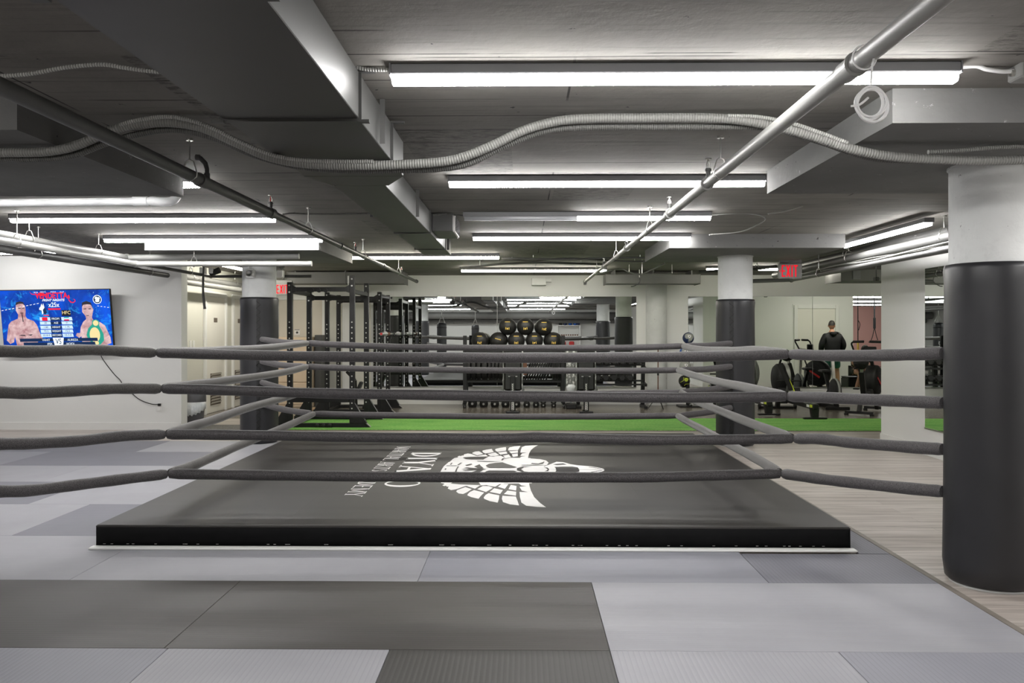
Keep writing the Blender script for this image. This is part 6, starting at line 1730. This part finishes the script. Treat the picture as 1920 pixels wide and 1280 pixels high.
air_bike(5.74, 14.12, math.atan2(-0.72, 0.92), 'air bike with a red badge on its fan, beside the edge of the white wall')


def spin_bike(x, y, rz, label):
    o = thing('exercise_bike', label, 'exercise bike', (x, y, 0), rz, 'exercise bikes')

    def B(mb, n, m, p=None): return mb.build(n, m, p or o, local=True)
    for (yy, nm) in ((0.0, 'rear_stabiliser'), (0.80, 'front_stabiliser')):
        B(MB().bbox(-0.22, 0.22, yy - 0.03, yy + 0.03, 0.0, 0.06, 0.008), nm, 'black_metal')
    B(MB().bar((0, 0, 0.06), (0, 0.80, 0.06), 0.06, 0.06).bar((0, 0.1, 0.06), (0, 0.42, 0.34), 0.06, 0.07).bar((0, 0.42, 0.30), (0, 0.78, 0.07), 0.06, 0.06), 'frame', 'black_metal')
    B(MB().lathe([(0.03, -0.05), (0.19, -0.05), (0.225, -0.035), (0.225, 0.035), (0.19, 0.05), (0.03, 0.05)], (0, 0.68, 0.34), (1, 0, 0), n=36), 'flywheel', 'rubber')
    B(MB().lathe([(0.226, -0.02), (0.236, -0.02), (0.236, 0.02), (0.226, 0.02)], (0, 0.68, 0.34), (1, 0, 0), n=36), 'flywheel_rim', 'ball_grey')
    B(MB().bar((0, 0.42, 0.32), (0, 0.16, 0.66), 0.05, 0.06), 'seat_tube', 'black_metal')
    B(MB().bbox(-0.09, 0.09, 0.03, 0.28, 0.66, 0.71, 0.02), 'seat', 'rubber')
    B(MB().bar((0, 0.62, 0.55), (0, 0.56, 0.90), 0.04, 0.05), 'handlebar_post', 'steel')
    B(MB().tube([(-0.22, 0.52, 0.98), (-0.20, 0.66, 0.96), (-0.08, 0.60, 0.92), (0.08, 0.60, 0.92), (0.20, 0.66, 0.96), (0.22, 0.52, 0.98)], 0.014, 10, sub=4), 'handlebar', 'rubber')
    for s in (-1, 1):
        B(MB().bar((s * 0.07, 0.40, 0.28), (s * 0.07, 0.40 - s * 0.05, 0.28 - s * 0.15), 0.02, 0.03), 'crank_arm', 'steel')
        B(MB().bbox(s * 0.13 - 0.045, s * 0.13 + 0.045, 0.40 - s * 0.05 - 0.04, 0.40 - s * 0.05 + 0.04, 0.28 - s * 0.15 - 0.012, 0.28 - s * 0.15 + 0.012, 0.008), 'pedal', 'rubber')
    return o


spin_bike(5.74, 15.88, PI, 'low exercise bike with a silver-rimmed flywheel, left of the air bike')

# ---------------------------------------------------------------- people, seen in the back mirror
def skin_chain(name, chains, m, parent, sub=2, rootv=0):
    """chains: list of lists of (x, y, z, rx[, ry]); the first vertex of a later chain may name an index into the first"""
    me = bpy.data.meshes.new(name); verts, edges, rad = [], [], []
    idx = {}
    for ch in chains:
        prev = None
        for p in ch:
            if isinstance(p, str): prev = idx[p]; continue
            nm = None
            if isinstance(p[0], str): nm, p = p[0], p[1:]
            verts.append(p[:3]); rad.append((p[3], p[4] if len(p) > 4 else p[3])); i = len(verts) - 1
            if nm: idx[nm] = i
            if prev is not None: edges.append((prev, i))
            prev = i
    me.from_pydata(verts, edges, []); me.materials.append(M[m])
    ob = bpy.data.objects.new(name, me); COL.objects.link(ob); ob.parent = parent
    md = ob.modifiers.new('skin', 'SKIN'); md.use_smooth_shade = True
    for i, v in enumerate(me.skin_vertices[0].data if me.skin_vertices else []):
        pass
    if not me.skin_vertices:
        bm = bmesh.new(); bm.from_mesh(me); bm.verts.layers.skin.verify(); bm.to_mesh(me); bm.free()
    sv = me.skin_vertices[0].data
    for i in range(len(verts)): sv[i].radius = rad[i]; sv[i].use_root = (i == rootv)
    sb = ob.modifiers.new('sub', 'SUBSURF'); sb.levels = sub; sb.render_levels = sub
    return ob


def head(parent, c, face_dir, hair_m='hair', tilt=0.0):
    """head with ears, nose, eyes and short hair; face_dir is the heading angle of the face"""
    h = bpy.data.objects.new('head_pivot', None)
    hd = MB(); n, m_ = 24, 16; vs = []
    for i in range(m_ + 1):
        th = PI * i / m_; z = math.cos(th)
        for k in range(n):
            ph = 2 * PI * k / n; r = math.sin(th) ** 0.72
            x = 0.075 * r * math.cos(ph); y = 0.095 * r * math.sin(ph) - 0.004
            if z < -0.2:
                s = 1 - 0.42 * (-0.2 - z); x *= s; y = y * s - 0.022 * (-0.2 - z)
            if math.sin(ph) < -0.93 and -0.35 < z < 0.05: y -= 0.018 * (1 - abs(z + 0.15) * 4)
            vs.append((x, y, 0.113 * z))
    hd._add(vs, [(i * n + k, i * n + (k + 1) % n, (i + 1) * n + (k + 1) % n, (i + 1) * n + k) for i in range(m_) for k in range(n)], True)
    for s in (-1, 1):
        hd.sph((s * 0.077, 0.012, -0.01), 0.03, 12, 8, 0.35, 0.7, 1.0)
    hd.sph((0, -0.100, -0.018), 0.015, 10, 8, 0.8, 1.0, 1.3)
    R = Matrix.Translation(c) @ Matrix.Rotation(face_dir, 4, 'Z') @ Matrix.Rotation(tilt, 4, 'X')

    def put(mb, nm, m, par): mb.v = [R @ v for v in mb.v]; return mb.build(nm, m, par, local=True)
    ho = put(hd, 'head', 'skin', parent)
    hr = MB(); vs = []
    for i in range(9):
        th = PI * 0.54 * i / 8; z = math.cos(th)
        for k in range(n):
            ph = 2 * PI * k / n; r = math.sin(th) * 1.0
            lim = 1.0
            cut = 0.30 if math.sin(ph) < -0.55 else (-0.05 if abs(math.sin(ph)) < 0.6 else -0.35)
            zz = max(z, cut) if i == 8 or z < cut else z
            rr = math.sqrt(max(0, 1 - zz * zz)) ** 0.72
            top = 0.012 * max(0, zz)
            vs.append((0.081 * rr * math.cos(ph), 0.101 * rr * math.sin(ph) - 0.002, 0.114 * zz + top))
    hr._add(vs, [(i * n + k, i * n + (k + 1) % n, (i + 1) * n + (k + 1) % n, (i + 1) * n + k) for i in range(8) for k in range(n)], True)
    put(hr, 'hair', hair_m, parent)
    ey = MB()
    for s in (-1, 1):
        ey.mark(); ey.sph((s * 0.028, -0.088, 0.008), 0.011, 10, 8)
    ey.v = [R @ v for v in ey.v]; ey.build('eye', 'hair', parent, local=True)
    mo = MB().bar((-0.022, -0.088, -0.062), (0.022, -0.088, -0.062), 0.006, 0.006); put(mo, 'mouth', 'rust', parent)
    bpy.data.objects.remove(h)
    return ho


def hand_chain(w, d, side, curl=0.4):
    """palm and five fingers from wrist point w along unit direction d (mostly down)"""
    w, d = Vector(w), Vector(d).normalized(); sd = Vector((0, 1, 0)) if abs(d.y) < 0.7 else Vector((1, 0, 0))
    nrm = d.cross(sd).normalized() * side
    out = []
    palm = w + d * 0.09
    out.append([(*w, 0.026, 0.020), (*(w + d * 0.045), 0.034, 0.016), (*palm, 0.036, 0.013)])
    for i in range(4):
        off = sd * (-0.028 + i * 0.019); L = (0.066, 0.076, 0.070, 0.054)[i]
        b = palm - d * 0.012 + off; p1 = b + d * L * 0.5 + nrm * L * 0.12 * curl; p2 = p1 + d * L * 0.3 + nrm * L * 0.35 * curl; p3 = p2 + d * L * 0.22 + nrm * L * 0.35 * curl
        out.append([(*b, 0.009), (*p1, 0.0085), (*p2, 0.0078), (*p3, 0.006)])
    b = w + d * 0.03 - sd * 0.028
    out.append([(*b, 0.012), (*(b + d * 0.028 - sd * 0.022 + nrm * 0.006), 0.0105), (*(b + d * 0.055 - sd * 0.028 + nrm * 0.014), 0.008)])
    return out


# standing man, his back to the mirror
pm = thing('person', 'person in a black puffer jacket and teal shorts, seen from behind in the mirror', 'person', (7.67, 11.9, 0))
legs = []
skin_chain('body', [[('pel', 0, 0, 0.90, .11), (-0.10, 0.0, 0.84, .085), (-0.12, -0.02, 0.50, .058), (-0.125, 0.01, 0.33, .055), (-0.13, 0.02, 0.09, .036), (-0.13, -0.03, 0.05, .036), (-0.14, -0.15, 0.03, .028)],
                    ['pel', (0.10, 0.0, 0.84, .085), (0.12, -0.04, 0.50, .058), (0.125, 0.0, 0.33, .055), (0.13, 0.02, 0.09, .036), (0.13, -0.03, 0.05, .036), (0.14, -0.15, 0.03, .028)],
                    ['pel', (0, 0, 1.10, .12), ('ch', 0, -0.02, 1.32, .13), (0, -0.03, 1.44, .06), (0, -0.045, 1.52, .05)],
                    ['ch', (-0.19, -0.01, 1.34, .055), (-0.25, 0.0, 1.08, .042), (-0.22, -0.14, 0.90, .032), (-0.20, -0.18, 0.86, .026)],
                    ['ch', (0.19, -0.01, 1.34, .055), (0.26, 0.0, 1.08, .042), (0.22, -0.14, 0.90, .032), (0.20, -0.18, 0.86, .026)]], 'skin', pm)
skin_chain('jacket', [[('p', 0, 0.0, 0.80, .185, .135), (0, 0.0, 0.98, .195, .145), ('c', 0, -0.01, 1.22, .205, .150), (0, -0.02, 1.38, .14, .11), (0, -0.03, 1.45, .075, .075)],
                      ['c', (-0.20, 0.0, 1.33, .09), (-0.275, 0.01, 1.10, .078), (-0.24, -0.12, 0.92, .062), (-0.21, -0.17, 0.87, .05)],
                      ['c', (0.20, 0.0, 1.33, .09), (0.28, 0.01, 1.10, .078), (0.24, -0.12, 0.92, .062), (0.21, -0.17, 0.87, .05)]], 'jacket', pm)
skin_chain('hood', [[(-0.09, 0.05, 1.42, .05), (0, 0.10, 1.37, .065), (0.09, 0.05, 1.42, .05)]], 'jacket', pm)
skin_chain('shorts', [[('p', 0, 0, 0.86, .16, .12), (-0.09, 0, 0.78, .105), (-0.12, -0.01, 0.52, .09)], ['p', (0.09, 0, 0.78, .105), (0.12, -0.02, 0.52, .09)]], 'teal', pm)
for s in (-1, 1):
    for ch in hand_chain((s * 0.20, -0.18, 0.86), (0, -0.35, -1), s): skin_chain('hand' if len(ch) == 3 and ch[0][3] > 0.02 else 'finger', [ch], 'skin', pm, 1)
    MB().bbox(s * 0.135 - 0.05, s * 0.135 + 0.05, -0.21, 0.07, 0.0, 0.085, 0.02).build('shoe', 'rubber', pm, local=True)
head(pm, (0.0, -0.05, 1.60), 0.55, tilt=0.15)

# seated person with crossed legs, bent forward
ps = thing('person', 'person in black sitting with crossed legs, seen between the bikes in the mirror', 'person', (7.72, 13.3, 0))
skin_chain('body', [[('pel', 0, 0, 0.54, .12), (-0.10, 0.06, 0.53, .085), (-0.12, 0.42, 0.52, .062), (-0.11, 0.46, 0.30, .055), (-0.10, 0.44, 0.09, .036), (-0.10, 0.50, 0.05, .034), (-0.10, 0.60, 0.03, .028)],
                    ['pel', (0.10, 0.06, 0.55, .085), (0.02, 0.42, 0.62, .062), (-0.16, 0.52, 0.40, .055), (-0.24, 0.54, 0.22, .036), (-0.27, 0.60, 0.19, .03), (-0.32, 0.68, 0.18, .026)],
                    ['pel', (0, 0.05, 0.72, .13), ('ch', 0, 0.18, 0.90, .13), (0, 0.26, 0.97, .06), (0, 0.32, 1.00, .05)],
                    ['ch', (-0.18, 0.20, 0.88, .055), (-0.22, 0.30, 0.70, .042), (-0.08, 0.46, 0.68, .032)],
                    ['ch', (0.18, 0.20, 0.88, .055), (0.24, 0.28, 0.68, .042), (0.06, 0.46, 0.68, .032)]], 'skin', ps)
skin_chain('shirt', [[('p', 0, 0.0, 0.56, .17, .14), (0, 0.05, 0.72, .175, .14), ('c', 0, 0.16, 0.88, .16, .12), (0, 0.24, 0.95, .08)], ['c', (-0.18, 0.20, 0.87, .075), (-0.22, 0.27, 0.74, .06)], ['c', (0.18, 0.20, 0.87, .075), (0.23, 0.26, 0.74, .06)]], 'black_cloth', ps)
skin_chain('shorts', [[('p', 0, 0, 0.54, .15, .12), (-0.10, 0.07, 0.54, .10), (-0.12, 0.26, 0.53, .09)], ['p', (0.10, 0.07, 0.56, .10), (0.05, 0.28, 0.60, .085)]], 'black_cloth', ps)
skin_chain('towel', [[(0.12, 0.34, 0.58, .05), (0.14, 0.42, 0.44, .045), (0.13, 0.44, 0.28, .04)]], 'mint', ps)
for s in (-1, 1):
    for ch in hand_chain((s * 0.07 - 0.01, 0.46, 0.68), (-s * 0.3, 1, -0.1), s): skin_chain('hand' if len(ch) == 3 and ch[0][3] > 0.02 else 'finger', [ch], 'skin', ps, 1)
for (x, y, z) in ((-0.10, 0.50, 0.0), (-0.29, 0.60, 0.14)): MB().bbox(x - 0.045, x + 0.045, y - 0.09, y + 0.16, z, z + 0.05, 0.015).build('shoe', 'rubber', ps, local=True)
head(ps, (0.0, 0.40, 1.02), PI, tilt=0.6)
bx_ = thing('seat_box', 'low black padded box the seated person sits on, seen in the mirror', 'box', (7.72, 13.2, 0))
MB().bbox(-0.25, 0.25, -0.25, 0.2, 0.0, 0.38, 0.02).build('box_body', 'rubber', bx_, local=True)
MB().bbox(-0.25, 0.25, -0.25, 0.2, 0.38, 0.405, 0.01).build('box_top', 'leather', bx_, local=True)

# straps beyond the right wall
tr = thing('suspension_strap', 'black hanging training strap in front of the pink wall, seen in the mirror', 'strap', (10.62, 7.4, 2.5))
MB().tube([(0, 0, 0.045), (0, 0, -0.5), (0, 0, -0.9)], 0.022, 8).build('main_strap', 'black_cloth', tr, local=True)
MB().bbox(-0.035, 0.035, -0.02, 0.02, -0.95, -0.62, 0.008).build('buckle', 'rubber', tr, local=True)
for s in (-1, 1):
    MB().tube([(0, 0, -0.9), (s * 0.05, 0, -1.15), (s * 0.10, 0, -1.3)], 0.012, 8, sub=3).build('strap_arm', 'black_cloth', tr, local=True)
    MB().cyl((s * 0.04, 0, -1.32), (s * 0.17, 0, -1.36), 0.018, n=10).build('handle', 'rubber', tr, local=True)
yb = thing('suspension_strap', 'black strap with a yellow end by the door wall corner, seen in the mirror', 'strap', (9.92, 7.9, 2.5))
MB().tube([(0, 0, 0.045), (0, 0, -1.35)], 0.014, 8).build('main_strap', 'black_cloth', yb, local=True)
MB().cyl((0, 0, -1.6), (0, 0, -1.35), 0.03, n=12).build('yellow_end', 'yellow', yb, local=True)
MB().tube([(0, 0, -0.7), (0.06, 0, -0.82), (0.02, 0, -1.0)], 0.010, 6, sub=3).build('loop', 'black_cloth', yb, local=True)

# ---------------------------------------------------------------- behind the viewer, seen in the mirrors
def heavy_bag(x, y, ztop, L, r, label, word=None):
    o = thing('punching_bag', label, 'punching bag', (x, y, ztop - L), 0, 'heavy punching bags')
    MB().lathe([(r * 0.55, 0.0), (r * 0.9, 0.02), (r, 0.08), (r * 1.02, L * 0.4), (r, L - 0.10), (r * 0.93, L - 0.03), (r * 0.75, L)], n=30).build('bag_body', 'vinyl', o, local=True)
    rg = MB().lathe([(r * 1.015, L - 0.20), (r * 1.035, L - 0.19), (r * 1.035, L - 0.16), (r * 1.015, L - 0.15)], n=30).build('top_band', 'lace', o, local=True)
    zc = ZC - (ztop - L)
    for k in range(4):
        a = PI / 4 + k * PI / 2
        MB().tube([(r * 0.9 * math.cos(a), r * 0.9 * math.sin(a), L - 0.08), (r * 0.8 * math.cos(a), r * 0.8 * math.sin(a), L + 0.03), (0.01 * math.cos(a), 0.01 * math.sin(a), L + 0.28)], 0.008, 6).build('chain', 'steel', o, local=True)
    MB().cyl((0, 0, L + 0.26), (0, 0, zc), 0.010, n=8).cyl((0, 0, zc - 0.03), (0, 0, zc), 0.05, n=12).build('swivel_mount', 'steel', o, local=True)
    if word:
        for s, a in ((1, PI / 2), ):
            text(word, 0.17, (x + 0.02, y + r * 1.03, ztop - L * 0.62), __import__('mathutils').Euler((PI / 2, PI / 2, PI)), 'print', o, 'bag_lettering', bold=0.004)
    return o


heavy_bag(-2.98, 2.35, 1.80, 1.66, 0.175, 'black punching bag seen in the mirror just right of the racks')
heavy_bag(-2.16, -4.6, 1.80, 1.6, 0.165, 'smaller-looking black punching bag seen in the mirror above the leftmost medicine ball')
heavy_bag(-5.72, 2.30, 1.80, 1.66, 0.175, 'black punching bag with white lettering, seen in the mirror on the right wall', 'EXTREME')

sh = thing('shelf_unit', 'white shelf unit against the wall behind the viewer, seen in the mirror', 'shelf', (2.13, -6.35, 0))
for x in (-0.53, 0.53):
    for y in (-0.18, 0.18): MB().bbox(x - 0.03, x + 0.03, y - 0.03, y + 0.03, 0, 1.80, 0.004).build('post', 'trim', sh, local=True)
for z in (0.30, 0.80, 1.27, 1.76): MB().bbox(-0.55, 0.55, -0.2, 0.2, z, z + 0.04, 0.004).build('shelf_board', 'trim', sh, local=True)
b0 = None
for i in range(9):
    x = 2.13 - 0.42 + i * 0.105
    if b0 is None:
        b0 = o = thing('small_dumbbell', '', 'dumbbell', (x, -6.3, 1.34), 0, 'small red dumbbells on the white shelf')
        MB().cyl((0, -0.06, 0), (0, 0.06, 0), 0.013, n=10).build('handle', 'steel', o, local=True)
        for s in (-1, 1): MB().cyl((0, s * 0.05, 0), (0, s * 0.09, 0), 0.035, n=8).build('head', 'rust', o, local=True)
    else: o = dup(b0, loc=(x, -6.3, 1.34))
    o['label'] = 'small dark red dumbbell on the white shelf, %s from the left' % ['first', 'second', 'third', 'fourth', 'fifth', 'sixth', 'seventh', 'eighth', 'ninth'][i]
for i, (x, m_) in enumerate(((-0.38, 'black_cloth'), (-0.16, 'navy'), (0.08, 'blue'), (0.30, 'blue'), (0.46, 'navy'))):
    g = thing('boxing_glove', ['black', 'navy, left,', 'bright blue', 'bright blue, right,', 'navy, rightmost,'][i] + ' boxing glove on top of the white shelf in the mirror', 'boxing glove', (2.13 + x, -6.3, 1.80), 0, 'gloves on top of the white shelf')
    MB().sph((0, 0.02, 0.06), 0.06, 16, 10, 1.35, 1.6, 1.25).sph((0.05, 0.05, 0.05), 0.03, 10, 8).build('mitt', m_, g, local=True)
    MB().cyl((0, -0.06, 0.05), (0, -0.14, 0.05), 0.045, n=14).build('cuff', 'black_cloth', g, local=True)
for i, (x, z) in enumerate(((-0.25, 0.84), (0.15, 0.84), (-0.1, 0.34))):
    p_ = MB().bbox(2.13 + x - 0.12, 2.13 + x + 0.12, -6.45, -6.2, z, z + 0.2, 0.04).build('kick_pad', 'red' if i != 2 else 'black_cloth')
    tag(p_, ['red kick pad, left one on the third shelf of the white unit', 'red kick pad, right one on the third shelf of the white unit', 'black kick pad on the lowest shelf of the white unit'][i], 'kick pad', 'kick pads on the white shelf')
